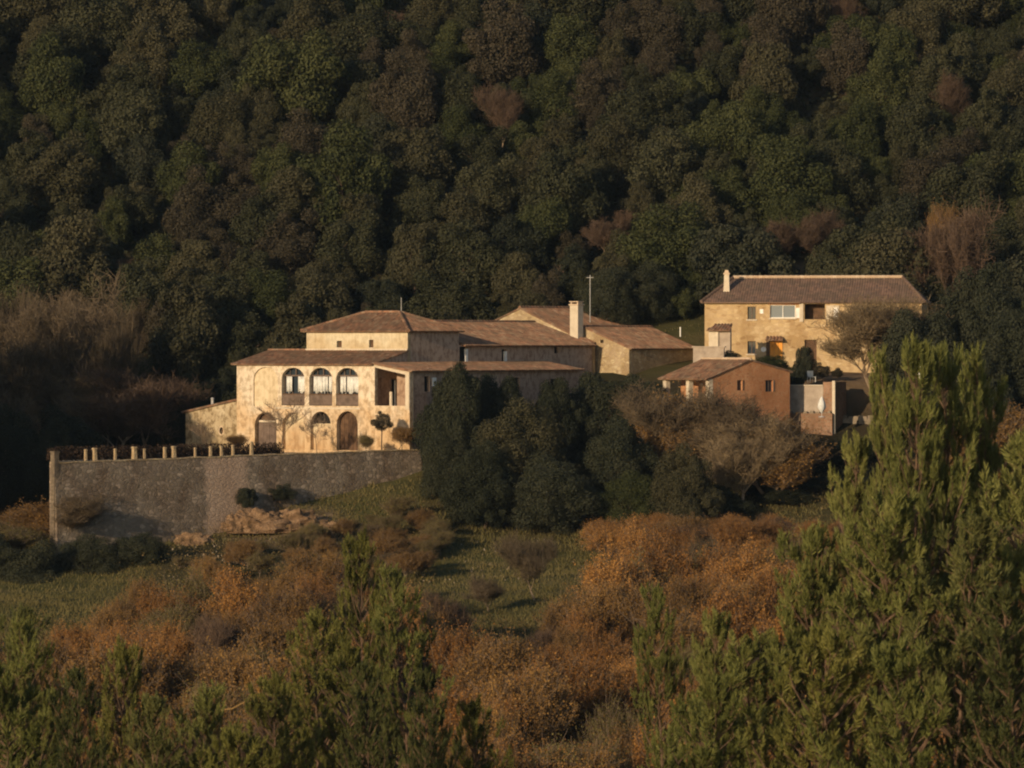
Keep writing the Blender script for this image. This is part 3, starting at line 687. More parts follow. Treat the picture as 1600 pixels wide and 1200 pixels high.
# terrace floor
tf = MB()
bk = V.w(-W-2, 12); ax = V.w(xa0-.6, 6); off = Vector((math.sin(bt), math.cos(bt)))*0 + Vector((-tdir.y, tdir.x))*-1
nin = Vector((-math.sin(bt), math.cos(bt)))
p0 = TL + nin*.6; p1 = TR + nin*.6
poly = [tuple(p0), tuple(p1), V.w(0, 3), V.w(-W, 10), V.w(xa0-1, 8), (p0.x-1.0, p0.y+14)]
tf.prism(poly, -16, -8.98); o = tf.build('terrace_floor', M['gravel']); tag(o, kind='structure')
# posts on the wall
PG = 'small posts along the terrace wall'
posts = [(137, 702, .13, 'short'), (151, 700, .2, ''), (183, 701, .12, ''), (213, 698, .22, ''), (228.5, 701, .12, ''), (260.5, 698.5, .14, ''), (274.5, 697, .2, ''),
         (308, 699, .1, ''), (332, 697, .13, ''), (349, 697, .12, ''), (367, 695, .12, ''), (396, 690, .15, '')]
ordn = ['first', 'second', 'third', 'fourth', 'fifth', 'sixth', 'seventh', 'eighth', 'ninth', 'tenth', 'eleventh', 'twelfth', 'thirteenth', 'fourteenth', 'fifteenth', 'sixteenth', 'seventeenth', 'eighteenth', 'nineteenth', 'twentieth']
for i, (px, py, hw, _) in enumerate(posts):
    k = (px-800)/F; t = (k*TR.y - TR.x)/(tdir.x - k*tdir.y); p = TR + tdir*t + nin*.25
    zt = Z(py, p.y); hw *= .72; zt_w = (zl_l + (zl_r-zl_l)*(1-t/tt)) - 8.6 + .095
    r = empty('wall_post', (p.x, p.y, zt_w), bt, f'{ordn[i]} post from the left corner pier on the terrace wall top', 'post', PG)
    m = MB(); m.taper(0, 0, 0, zt-zt_w-.1, hw, hw, hw*.85, hw*.85); m.build('shaft', M['barn'], r)
    m = MB(); m.taper(0, 0, zt-zt_w-.098, zt-zt_w, hw*1.2, hw*1.2, hw*.8, hw*.8); m.build('cap', M['barn'], r)

# ------------------------------------------------------------------ the upper stone house on the right
U = Frame(1440, 424, -2.75, 8)
ur = U.root('stone_house', 'golden stone house with orange door and dark hipped roof, upper right', 'house')
Wu = -U.sx(1101); zue = U.z(470, -9, 0); Du = 8.4
zur = U.z(434, -9, Du/2)
hs = []
def rx(f, a, b, t, u, y=0): x0, x1 = f.sx(a, y), f.sx(b, y); return rect(x0, x1, f.z(u, x0, y), f.z(t, x0, y))
w1 = rx(U, 1168, 1181, 479, 499); w2 = rx(U, 1203, 1243, 476.5, 497); w3 = rx(U, 1257, 1289, 475, 499); w4 = rx(U, 1168, 1181, 533, 553)
dn = rx(U, 1203, 1221, 533, 561); dd = rx(U, 1257, 1276, 531, 580)
for h in (w1, w2, w3, w4, dn, dd): hs.append(h)
uw = MB(); uw.panel((0, 0), (1, 0), [(-Wu, -2), (0, -2), (0, zue-.06), (-Wu, zue-.06)], hs, T)
uw.panel((0, T+.003), (0, 1), rect(0, Du-T, -2, zue-.06), [], T)
uw.panel((-Wu, Du), (0, -1), rect(0, Du-T-.003, -2, zue-.06), [], T)
uw.panel((-T-.003, Du), (-1, 0), rect(0, Wu-2*T-.006, -2, zue-.06), [], T)
uw.build('wall', M['house'], ur)
def window(f, h, y, glass, parent, mull=1, frame='woodgrey', name='window', sill=True):
    x0, x1, z0, z1 = h[0][0], h[1][0], h[0][1], h[2][1]
    g = MB(); g.box(x0-.03, x1+.03, y+.2, y+.22, z0-.03, z1+.03); wn_ = g.build(name, M[glass], parent)
    fr = MB(); t = .06
    fr.box(x0, x0+t, y+.13, y+.195, z0, z1); fr.box(x1-t, x1, y+.13, y+.195, z0, z1)
    fr.box(x0+t, x1-t, y+.13, y+.195, z1-t, z1); fr.box(x0+t, x1-t, y+.13, y+.195, z0, z0+t)
    for k in range(mull):
        xm = x0+(x1-x0)*(k+1)/(mull+1); fr.box(xm-t/2, xm+t/2, y+.13, y+.195, z0+t, z1-t)
    fr.build('frame', M[frame], wn_)
    if sill:
        s = MB(); s.box(x0-.1, x1+.1, y-.09, y+.12, z0-.1, z0-.002); s.build('sill', M['trim'], wn_)
    return wn_
window(U, w1, 0, 'glass', ur); window(U, w4, 0, 'glass', ur)
ww = window(U, w2, 0, 'glass_reflection', ur, 1, 'white')
lt = MB(); lt.box(w2[0][0]-.15, w2[1][0]+.4, -.05, -.003, w2[2][1]+.02, w2[2][1]+.2); lt.build('lintel', M['brick'], ww)
sh = MB(); sh.box(w2[1][0]+.04, w2[1][0]+.36, -.08, -.02, w2[0][1], w2[2][1]-.25); sh.build('shutter', M['white'], ww)
# covered balcony recess
rc = MB(); x0, x1, z0, z1 = w3[0][0], w3[1][0], w3[0][1], w3[2][1]
rc.box(x0-.3, x1+.3, 1.3, 1.4, z0-.3, z1+.3); rc.build('balcony_recess', M['wood'], ur)
rc = MB(); rc.box(x0-.1, x1+.1, T+.003, 1.3, z0-.15, z0-.03); rc.build('balcony_floor', M['trim'], ur)
pl = MB()
xp = U.sx(1291, -.02); pl.box(xp, U.sx(1311, -.02), -.09, -.004, z0, z1-.12); pl.build('rendered_patch', M['trim'], ur)
pl = MB(); pl.box(U.sx(1303, -.1), U.sx(1309, -.1), -.15, -.095, z0, z1-.3); pl.build('shutter', M['white'], ur)
pl = MB(); pl.box(U.sx(1249, -.1), U.sx(1255, -.1), -.1, -.004, z0-.2, z1+.05); pl.build('pilaster', M['trim'], ur)
o = door(dn[0][0], dn[1][0]+.1, dn[0][1], dn[2][1], -.06, M['orange'], 'orange_door', ur, 3)
hk = MB(); hk.tube([(dn[0][0]+.2, -.1, dn[0][1]+1), (dn[0][0]+.2, -.1, dn[0][1]+1.15)], .02, 6); hk.build('handle', M['iron'], o)
ed = MB(); ed.box(dn[0][0]-.3, dn[0][0]-.01, -.12, -.05, dn[0][1], dn[2][1]); ed.build('door_post', M['wood'], o)
slope('door_canopy', [(U.sx(1197), -.75, U.z(531, -13, 0)), (U.sx(1224), -.75, U.z(531, -13, 0)), (U.sx(1224), -.01, U.z(526, -13, 0)), (U.sx(1197), -.01, U.z(526, -13, 0))], M['tile'], ur)
o = door(dd[0][0], dd[1][0], dd[0][1], dd[2][1], .22, M['wood'], 'dark_door', ur, 4)
pq = MB(); xq = U.sx(1190); pq.box(xq-.15, xq+.15, -.05, -.003, U.z(490, xq, 0), U.z(483, xq, 0)); pq.build('wall_plaque', M['white'], ur)
pq = MB(); xq = U.sx(1193); pq.tube([(xq, -.05, U.z(546, xq, 0)), (xq, -.003, U.z(546, xq, 0))], .22, 12); pq.build('round_plaque', M['white'], ur)
kk = .27
A = (-Wu-kk, -kk, zue-.12); B = (kk, -kk, zue-.12); Cc = (kk, Du+kk, zue-.12); D = (-Wu-kk, Du+kk, zue-.12)
xrl, xrr = U.sx(1146, Du/2), U.sx(1410, Du/2)
r0 = (xrl, Du/2, zur); r1 = (xrr, Du/2, zur)
slope('roof', [A, B, r1, r0], M['tile_old'], ur); slope('roof', [B, Cc, r1], M['tile_old'], ur)
slope('roof', [D, A, r0], M['tile_old'], ur); slope('roof', [Cc, D, r0, r1], M['tile_old'], ur)
up_ = Vector((0, 0, .06))
ridge('ridge_tiles', Vector(r0)+up_, Vector(r1)+up_, M['tile_pale'], ur, .15)
ridge('hip_tiles', Vector(B)+up_, Vector(r1)+up_, M['tile_old'], ur); ridge('hip_tiles', Vector(A)+up_, Vector(r0)+up_, M['tile_old'], ur)
# slender chimney
yc = 1.9; xc = U.sx(1135.5, yc); zt_ = U.z(422, xc, yc); zb2 = U.z(455, xc, yc)
c = MB(); c.taper(xc, yc, zb2-.6, zb2+.5, .28, .28, .23, .23); c.taper(xc, yc, zb2+.498, zt_-.35, .23, .23, .2, .2); o = c.build('chimney', M['trim'], ur)
c = MB(); c.taper(xc, yc, zt_-.348, zt_-.25, .27, .27, .27, .27); c.taper(xc, yc, zt_-.248, zt_, .2, .2, .12, .12); c.build('chimney_cap', M['tile_pale'], o)
# quoin/gutter line
gt = MB(); gt.tube([(-Wu, -kk-.06, zue-.16), (U.sx(1250, -kk), -kk-.06, zue-.16)], .05, 6); gt.build('gutter', M['tile'], ur)

# porch oven-like stone shelter at the house's left end
S = Frame(1141, 419, -2.0, 20)
sr = S.root('stone_porch', 'small stone porch with tiled cap at the left end of the upper house', 'porch')
zs = S.z(511, -1, 0)
m = MB(); m.box(-.95, 0, 0, .35, -1.5, zs-.1); m.box(-1.75, -.955, -.1, .9, -1.5, zs-.25); m.build('masonry', M['cement'], sr)
m = MB(); m.box(-1.8, -1.0, -.16, -.103, -.6, zs-.3); m.build('sunlit_side_panel', M['trim'], sr)  # pale panel gives the left side its sunlit tone by colour
slope('porch_roof', [(-1.9, -.5, zs-.25), (.15, -.5, zs-.25), (-.1, .9, zs+.25), (-1.5, .9, zs+.25)], M['tile'], sr)
# low white wall in front of the upper house
LW = Frame(1131, 412, -2.2, 12)
lr = LW.root('garden_wall', 'low pale garden wall left of the stone porch', 'wall')
m = MB(); m.box(LW.sx(1083), 0, 0, .4, -1.5, LW.z(543, 0, 0)); m.build('rendered_wall', M['cement'], lr)
m = MB(); m.box(LW.sx(1083)-.1, .1, -.08, .48, LW.z(543, 0, 0)+.002, LW.z(541, 0, 0)); m.build('coping', M['cement'], lr)

# ------------------------------------------------------------------ orange brick outbuilding
Bq = Frame(1108, 402, -6.6, 53)       # near corner; front = face to the left-front, flank = face to the right-front (gable)
br = Bq.root('outbuilding', 'orange brick outbuilding with low gable roof and pillared porch', 'outbuilding')
x0 = Bq.sx(1037); zbe = Bq.z(590, 0, 0); Lg = Bq.sy(1234, 0); zpk = Bq.z(562, 0, Lg/2); zr = Bq.z(580, 0, Lg)
pk = Bq.sy(1172, 0)
# gable wall (local x = 0 plane)
m = MB(); hg = []
for (a, b, t, u) in ((1152, 1160, 594, 610), (1196, 1208, 594, 612), (1156, 1164, 640, 668)):
    q0, q1 = Bq.sy(a, 0), Bq.sy(b, 0); hg.append(rect(q0, q1, Bq.z(u, 0, q0), Bq.z(t, 0, q0)))
m.panel((0, 0), (0, 1), [(0, -3.5), (Lg, -3.5), (Lg, zr-.08), (pk, zpk-.1), (0, zbe-.05)], hg, .3)
m.panel((x0, Lg), (0, -1), [(0, -3.5), (Lg-1.9, -3.5), (Lg-1.9, zbe+.3), (Lg-pk, zpk-.1), (0, zr-.08)], [], .3)
m.build('brick_wall', M['brick'], br)
for i, h in enumerate(hg[:2]):
    g = MB(); g.box(-.22, -.2, h[0][0]-.05, h[1][0]+.05, h[0][1]-.05, h[2][1]+.05); w = g.build('window', M['glass'], br)
    g = MB(); q = (h[0][0]+h[1][0])/2; g.box(-.17, -.12, q-.04, q+.04, h[0][1], h[2][1]); g.box(-.02, .04, h[1][0]+.002, h[1][0]+.12, h[0][1], h[2][1]); g.build('frame', M['woodgrey' if i else 'wood'], w)
h = hg[2]; g = MB(); g.box(-.2, -.15, h[0][0]-.05, h[1][0]+.05, h[0][1]-.05, h[2][1]+.05); g.build('door', M['wood'], br)
# porch pillars and inner wall
for px in (1041, 1077, 1111):
    xx = Bq.sx(px, .15) - (.25 if px > 1100 else 0); g = MB(); g.box(xx-.2, xx+.2, -.02, .38, -3.2, zbe-.12); g.build('pillar', M['trim'], br)
g = MB(); g.box(x0+.05, -.31, 1.7, 1.9, -3.2, zbe+.2); g.build('porch_wall', M['brick'], br)
g = MB(); g.box(x0+.02, -.31, .06, .26, -3.2, zbe-2.2); g.build('porch_parapet', M['brick'], br)
g = MB(); g.box(x0, -.01, .0, .24, zbe-.118, zbe-.02); g.build('porch_beam', M['wood'], br)
sp_ = (zpk-zbe)/pk
slope('roof', [(x0-.3, -.35, zbe-.35*sp_), (.1, -.35, zbe-.35*sp_), (.1, pk, zpk), (x0-.3, pk, zpk)], M['tile'], br)
slope('roof', [(.1, Lg+.25, zr-.06), (x0-.3, Lg+.25, zr-.06), (x0-.3, pk, zpk-.002), (.1, pk, zpk-.002)], M['tile'], br)
ridge('ridge_tiles', (x0-.3, pk, zpk+.05), (.1, pk, zpk+.05), M['tile_pale'], br)

# grey store with its brick plinth, beside the outbuilding
G = Frame(1303, 408, -7.2, 20)
gr_ = G.root('garden_store', 'flat roofed grey rendered store on a brick plinth right of the orange outbuilding', 'store')
m = MB(); xa, xb = G.sx(1233), G.sx(1286)
m.box(xa, xb, 0, 3.5, .0, G.z(603, 0, 0)); m.build('rendered_wall', M['cement'], gr_)
m = MB(); m.box(G.sx(1190, -.4), 0, -.5, -.003, -1.6, G.z(646, 0, -.4)); m.box(xb+.003, 0, -.002, 3.5, -1.6, G.z(597, 0, 0)); m.build('brick_plinth', M['brick_dark'], gr_)
m = MB(); x_ = G.sx(1188, -.4); j = random.Random(3)
while x_ < -.3:
    ww_ = j.uniform(.2, .45); hh_ = j.uniform(.06, .2); m.taper(x_+ww_/2, -.25, G.z(646, 0, -.4)+.002, G.z(646, 0, -.4)+hh_, ww_/2, .2, ww_/3, .13); x_ += ww_+j.uniform(.02, .2)
m.build('loose_coping', M['pale_rock'], gr_)
m = MB(); m.box(xa-.1, xb+.0, -.1, 3.6, G.z(603, 0, 0)+.002, G.z(601.5, 0, 0)); m.build('roof_slab', M['trim'], gr_)
m = MB(); m.box(-.12, .12, -.1, .15, -1.6, G.z(595, 0, 0)); m.build('corner_pillar', M['trim'], gr_)

def parasol(px, py0, py1, Y, label, r=.3):
    x, z1, z0 = X(px, Y), Z(py0, Y), Z(py1, Y)
    ro = empty('parasol', (x, Y, z0-.35), 0, label, 'parasol')
    h = z1-z0
    m = MB(); m.tube([(0, 0, 0), (0, 0, .35+h+.1)], .025, 8); m.tube([(0, 0, 0), (0, 0, .08)], [.28, .24], 14); m.build('pole', M['metal'], ro)
    vs = []; fs = []; n = 16; prof = [(0, .95, .2), (.12, 1, .5), (.35, 1, 1), (.6, .8, .85), (.85, .6, .5), (1, .3, .12)]
    for q, _, rr in prof:
        for k in range(n):
            t = 2*math.pi*k/n; a = rr*r*(1+.28*(k % 2)); vs.append((a*math.cos(t), a*math.sin(t), .35+h*q))
    for i in range(len(prof)-1):
        for k in range(n): fs.append((i*n+k, i*n+(k+1) % n, (i+1)*n+(k+1) % n, (i+1)*n+k))
    raw_mesh('folded_canopy', vs, fs, M['cloth'], ro, True)
parasol(1284, 620, 645, 405, 'small folded white parasol standing against the grey garden store', .28)
parasol(1442, 563, 598, 398, 'white folded parasol showing above the tall pine crown at the right', .36)

# rubble wall strip right of the store
def rubble(name, pts, h, label, cat='wall', mat='pale_rock', seed=1):
    j = random.Random(seed); m = MB()
    L = [(Vector(pts[i]), Vector(pts[i+1])) for i in range(len(pts)-1)]
    for a, b in L:
        d = (b-a); n = max(1, int(d.length/.35))
        for i in range(n):
            p = a + d*((i+.5)/n); z = H(p.x, p.y)
            for k in range(int(h/.25)+1):
                s = j.uniform(.14, .24); m.taper(p.x+j.uniform(-.1, .1), p.y+j.uniform(-.1, .1), z-.3+k*.24, z+k*.24+j.uniform(.05, .2), s, s, s*.8, s*.7)
    o = m.build(name, M[mat]); return tag(o, label, cat)
rubble('rubble_wall', [(X(1290, 411), 411), (X(1362, 410), 410)], .6, 'low rubble wall between the upper stone house and the pine crown')
rubble('rubble_wall', [(X(1228, 446), 446), (X(1290, 447), 447)], .4, 'remains of a dry stone wall on the bare clearing above the upper house roof', seed=5)

# white garden chair by the dark door
def chair(px, Y, z):
    ro = empty('garden_chair', (X(px, Y), Y, z), R(25), 'white garden chair in the dark corner in front of the upper house', 'chair')
    m = MB(); m.box(-.27, .27, -.25, .25, .4, .44); m.build('seat', M['white'], ro)
    m = MB(); m.box(-.27, .27, .22, .26, .45, .9); m.build('backrest', M['white'], ro)
    for a in (-.24, .24):
        for b in (-.22, .22): m = MB(); m.box(a-.02, a+.02, b-.02, b+.02, 0, .398); m.build('leg', M['white'], ro)
chair(1268, 412, Z(597, 412))
# post on the lawn
o = MB().tube([(X(1063, 426), 426, Z(526, 426)), (X(1063, 426), 426, Z(511, 426))], .05, 8).build('lawn_post', M['white']); tag(o, 'short white post on the lawn between the barn and the upper house', 'post')

# ------------------------------------------------------------------ rocks
def rock(px, py, Y, w, d, h, seed, label, mat='rock', group=None):
    n = 20; vs = []; fs = []; cx = X(px, Y); base = H(cx, Y)
    for i in range(n+1):
        for j in range(n):
            ph = math.pi*.5*i/n; th = 2*math.pi*j/n
            v = Vector((math.cos(th)*math.cos(ph), math.sin(th)*math.cos(ph), math.sin(ph)))
            q = v*2.2 + Vector((seed*7.1, 0, 0))
            k = 1 + .42*mnoise.noise(q) + .2*mnoise.noise(q*2.7) + .07*mnoise.noise(q*6)
            vs.append((v.x*w*k, v.y*d*k, v.z*h*k - .5))
    for i in range(n):
        for j in range(n): fs.append((i*n+j, i*n+(j+1) % n, (i+1)*n+(j+1) % n, (i+1)*n+j))
    o = raw_mesh('rock_outcrop', vs, fs, M[mat]); o.location = (cx, Y, Z(py, Y)); tag(o, label, 'rock', group)
RG = 'rocks on the slope under the terrace wall'
rock(400, 822, 384, 2.3, 1.6, 1.7, 1, 'ochre rock face under the terrace wall, left and tallest of the outcrop', group=RG)
rock(455, 820, 385, 2.7, 1.5, 1.6, 2, 'broad ochre rock face right in the middle of the outcrop', group=RG)
rock(370, 820, 383.5, 1.2, 1.0, 1.2, 3, 'low ochre boulder at the left foot of the outcrop', group=RG)
rock(505, 824, 385.5, 1.5, 1.0, .9, 4, 'low ochre boulder at the right foot of the outcrop', group=RG)
rock(303, 846, 381, 1.4, 1.0, 1.1, 5, 'pinkish pointed rock lying at the foot of the grey terrace wall', 'rock', RG)
rock(183, 882, 376, .9, .7, 1.1, 6, 'pale rock between the dark bushes at the left', 'pale_rock', RG)
rock(270, 862, 378, .5, .5, .5, 7, 'small whitish rock right of the dark bushes', 'pale_rock', RG)

# ------------------------------------------------------------------ vegetation builders
def unit(v): return v/np.maximum(np.linalg.norm(v, axis=1, keepdims=True), 1e-9)
def leaves(cent, nrm, size, g, aspect=1.6, jit=.5):
    n = len(cent); nn = unit(nrm + g.normal(0, jit, (n, 3)))
    a = unit(np.cross(nn, g.normal(0, 1, (n, 3)))); b = np.cross(nn, a)
    s = size*g.uniform(.6, 1.3, (n, 1))
    a = a*s*.5*aspect; b = b*s*.5
    bend = nn*s*.12
    return np.stack([cent-a, cent-b+bend, cent+a, cent+b+bend], 1).reshape(-1, 3)
def crown_mesh(name, seed, rx, rz, nl, nleaf, size, mat, lob=(.12, .36), soft=.3):
    """crown of many small lobes heaped on a lopsided body that comes down near the ground"""
    g = np.random.default_rng(seed)
    d = unit(g.normal(0, 1, (nl, 3))); d[:, 2] = d[:, 2]*.95 + .12
    rad = g.uniform(.5, 1.08, (nl, 1)); ry = rx*g.uniform(.75, 1.0)
    c = d*rad*np.array([rx, ry, rz])
    c[:, 0] *= 1 - .28*np.clip(c[:, 2]/rz, -.6, 1); c[:, 1] *= 1 - .28*np.clip(c[:, 2]/rz, -.6, 1)
    k2 = g.integers(1, 4)
    for _ in range(k2):      # leading shoots that break the round outline
        j = g.integers(0, nl); c[j] = [g.uniform(-.5, .5)*rx, g.uniform(-.5, .5)*rx, rz*g.uniform(.9, 1.18)]
    r = g.uniform(lob[0], lob[1], nl)*rx
    nb = 5; cb = g.uniform(-.3, .3, (nb, 3))*np.array([rx, ry, rz]); c = np.concatenate([c, cb]); r = np.concatenate([r, g.uniform(.5, .66, nb)*min(rx, rz)]); nl += nb
    k = int(nleaf*2.6); pr = r**1.7/np.sum(r**1.7); li = g.choice(nl, k, p=pr)
    dd = unit(g.normal(0, 1, (k, 3)) + np.array([0, 0, .12])); sh = 1.12 - np.abs(g.normal(0, soft, (k, 1)))
    ph = np.sin(dd[:, :1]*9+li[:, None])*np.sin(dd[:, 1:2]*8+2*li[:, None])*np.sin(dd[:, 2:]*7+3)
    p = c[li] + dd*r[li][:, None]*(sh+.2*ph)
    keep = np.ones(k, bool)
    for j in range(nl):
        q = p-c[j]; keep &= ~((np.sum(q*q, 1) < (r[j]*.74)**2) & (li != j))
    p = p[keep][:nleaf]; dd = dd[keep][:nleaf]
    p[:, 2] += rz*1.02
    return np_mesh(name, leaves(p, dd, size, g), 4, mat)
def segs_mesh(name, segs, mat, n=4):
    s = np.array([(*a, *b, r0, r1) for a, b, r0, r1 in segs], dtype=np.float64)
    A, B, r0, r1 = s[:, :3], s[:, 3:6], s[:, 6:7], s[:, 7:8]
    d = unit(B-A); u = unit(np.cross(d, np.array([.31, .17, .93])+0*d)); w = np.cross(d, u); out = []
    for j in range(n):
        t0, t1 = 2*math.pi*j/n, 2*math.pi*(j+1)/n
        o0, o1 = u*math.cos(t0)+w*math.sin(t0), u*math.cos(t1)+w*math.sin(t1)
        out.append(np.stack([A+o0*r0, A+o1*r0, B+o1*r1, B+o0*r1], 1))
    return np_mesh(name, np.concatenate(out).reshape(-1, 3), 4, mat)
def limbs(seed, h, spread, levels, kids, trunk_r, lean=.15, start=.35, upb=.5, shrink=.62):
    """branch skeleton: list of segments and list of tips"""
    g = random.Random(seed); segs = []; tips = []
    def grow(p, d, L, r, lv):
        n = 3; q = p
        for i in range(n):
            d = (d + Vector((g.uniform(-1, 1), g.uniform(-1, 1), g.uniform(-.6, 1)*upb))*.2).normalized()
            q2 = q + d*L/n; ra = r*(1-.5*i/n); rb = r*(1-.5*(i+1)/n); segs.append((q, q2, ra, rb)); 
            if lv > 0 and (i > 0 or lv < levels):
                k = kids if i == n-1 else kids//2
                for _ in range(k):
                    a = Vector((g.uniform(-1, 1), g.uniform(-1, 1), g.uniform(-.25, .9)*upb*1.6)); nd = (d*.55 + a*spread).normalized()
                    grow(q2, nd, L*shrink*g.uniform(.7, 1.15), rb*.62, lv-1)
            q = q2
        if lv == 0: tips.append(q)
    grow(Vector((0, 0, -.4)), Vector((g.uniform(-lean, lean), g.uniform(-lean, lean), 1)).normalized(), h*start+.4, trunk_r, levels)
    return segs, tips

PROTO = {}
def trunk_for(seed, h, r, mat='bark'):
    s, t = limbs(seed, h, .8, 2, 3, r, start=.5)
    return segs_mesh('trunk', s, M[mat], 6)
# holm-oak like crowns: several builds for every colour
def oak_protos():
    spec = {'oak': 5, 'oakolive': 4, 'oakgreen': 3, 'oakbrown': 3, 'blue_oak': 4}
    sd = 10
    for m, k in spec.items():
        L = []
        for i in range(k):
            sd += 1; g = random.Random(sd); rx = g.uniform(2.5, 3.3); rz = g.uniform(2.1, 3.0)
            L.append((crown_mesh('crown', sd, rx, rz, g.randint(40, 60), 19000, .125, M[m]), trunk_for(sd, 4.2, .2)))
        PROTO[m] = L
oak_protos()
for m_, k_ in (('oak', 3), ('oakolive', 2), ('blue_oak', 4), ('oakgreen', 1)):
    PROTO['near_'+m_] = [(crown_mesh('crown', 900+i*3+len(m_), 4.4, 3.8, 120, 62000, .115, M['oaknear' if m_ in ('oak', 'blue_oak') else m_], (.08, .34), .3), trunk_for(950+i, 6, .26)) for i in range(k_)]
def bare_protos():
    for nm, mat, n in (('bare', 'twig', 4), ('barered', 'twigred', 3), ('pale', 'twigpale', 2)):
        L = []
        for i in range(n):
            s, t = limbs(100+i+len(nm), 6.0, .55, 4, 4, .11, start=.36, upb=1.0, shrink=.7)
            big = [q for q in s if q[2] > .03]; fine = [(a, b, max(r0, .011), max(r1, .008)) for a, b, r0, r1 in s if r0 <= .03]
            g = random.Random(i)
            for p in list(t):
                for _ in range(2):
                    d = Vector((g.uniform(-1, 1), g.uniform(-1, 1), g.uniform(-.2, 1.4))).normalized()*g.uniform(.25, .6); fine.append((p, p+d, .011, .006))
            L.append((segs_mesh('twigs', fine, M[mat], 3), segs_mesh('trunk', big, M['barkpale'], 5)))
        PROTO[nm] = L
bare_protos()
def leafy_protos():
    for nm, mat, n, dens in (('russet', 'russet', 4, 30), ('dull', 'russet_dull', 4, 26), ('ochre', 'ochre', 3, 22)):
        L = []
        for i in range(n):
            s, t = limbs(200+i*7+len(nm), 4.6, .6, 3, 6, .08, start=.38, upb=1.0, shrink=.74)
            gg = random.Random(i); g = np.random.default_rng(300+i)
            tw = [(a, b, max(r0, .014), max(r1, .009)) for a, b, r0, r1 in s]; P = []
            for p in t:
                if gg.random() < .3: continue
                for _ in range(3):
                    L0 = gg.uniform(.3, 1.0) if gg.random() < .85 else gg.uniform(1.0, 1.6)
                    d = Vector((gg.uniform(-1, 1), gg.uniform(-1, 1), gg.uniform(.2, 2.4))).normalized()*L0; tw.append((p, p+d, .012, .005))
                    for _ in range(int(dens*gg.uniform(.2, .85))):
                        P.append(tuple(p + d*gg.uniform(.1, 1.05)))
            P = np.array(P) + g.normal(0, .09, (len(P), 3)); P = P[P[:, 2] > .15]
            nv = unit(P-np.array([0, 0, 1.8]))
            cm = np_mesh('crown', leaves(P, nv, .066, g, jit=1.2), 4, M[mat])
            L.append((cm, segs_mesh('trunk', tw, M['barkmid'], 3)))
        PROTO[nm] = L
leafy_protos()

# pines: whorled, upturned shoots, each shoot a plume of needles
def pine_mesh(seed, h, rmax, mat, tuft=.55, dens=1.0, nn=46):
    g = random.Random(seed); gn = np.random.default_rng(seed)
    segs = []; tufts = []
    pts = [Vector((0, 0, 0))]; d = Vector((g.uniform(-.03, .03), g.uniform(-.03, .03), 1))
    n = int(h/.42)
    for i in range(n):
        d = (d + Vector((g.uniform(-.04, .04), g.uniform(-.04, .04), .05))).normalized(); pts.append(pts[-1] + d*h/n)
    tr = .0075*h
    for i in range(n): segs.append((pts[i], pts[i+1], tr*(1-i/n)+.03, tr*(1-(i+1)/n)+.03))
    tufts.append((pts[-1], Vector((0, 0, 1)), tuft*1.3))
    for i in range(2, n+1):
        t = i/n; p = pts[i]
        L = rmax*min(1, (1-t)*1.5 + .2)*(.75 + .25*math.sin(i*1.7))
        if t < .3: L *= .75
        for b in range(g.randint(4, 7)):
            th = g.uniform(0, 6.283); LL = L*g.choice((g.uniform(.25, .6), g.uniform(.6, 1.0), g.uniform(1.0, 1.45))); el = .25 + .75*t + g.uniform(-.15, .2)
            dd = Vector((math.cos(th), math.sin(th), el*.8)).normalized(); q = p.copy(); m = max(2, int(LL/.42)); r = .012+.009*LL
            for s in range(m):
                dd = (dd + Vector((g.uniform(-.15, .15), g.uniform(-.15, .15), .14))).normalized(); q2 = q + dd*LL/m
                segs.append((q, q2, r*(1-s/m)+.012, r*(1-(s+1)/m)+.012)); q = q2
                if s >= m*.3:
                    for _ in range(int(3.1*dens + g.random())):
                        sdv = (dd*.6 + Vector((g.uniform(-1, 1), g.uniform(-1, 1), g.uniform(.1, 1.1)))).normalized(); l2 = g.uniform(.2, .55)
                        segs.append((q, q+sdv*l2, .012, .008))
                        tufts.append((q+sdv*l2*.5, (sdv+Vector((0, 0, .75))).normalized(), tuft*g.uniform(.6, 1.1)))
            tufts.append((q, (dd+Vector((0, 0, .9))).normalized(), tuft*g.uniform(.8, 1.25)))
    T_ = len(tufts)
    P = np.repeat(np.array([list(a[0]) for a in tufts]), nn, 0); D = np.repeat(np.array([list(a[1]) for a in tufts]), nn, 0); Lh = np.repeat(np.array([a[2] for a in tufts]), nn)[:, None]
    k = len(P); s = gn.uniform(0, 1, (k, 1)); base = P + D*Lh*s*.85
    side = unit(np.cross(D, gn.normal(0, 1, (k, 3)))); nd = unit(D*(.75+.8*s) + side*(1.05-.5*s))
    ln = Lh*.34*gn.uniform(.7, 1.2, (k, 1)); wd = unit(np.cross(nd, gn.normal(0, 1, (k, 3))))*.019
    tip = base + nd*ln
    v = np.stack([base-wd, base+wd, tip+wd*.4, tip-wd*.4], 1).reshape(-1, 3)
    return np_mesh('needles', v, 4, M[mat]), segs_mesh('trunk', segs, M['pinebark'], 5)
def put(kind_meshes, name, loc, sc, rz, names=('crown', 'trunk')):
    r = empty(name, loc, rz); r.scale = sc
    for me, nm in zip(kind_meshes, names): link_mesh(nm, me, r)
    return r

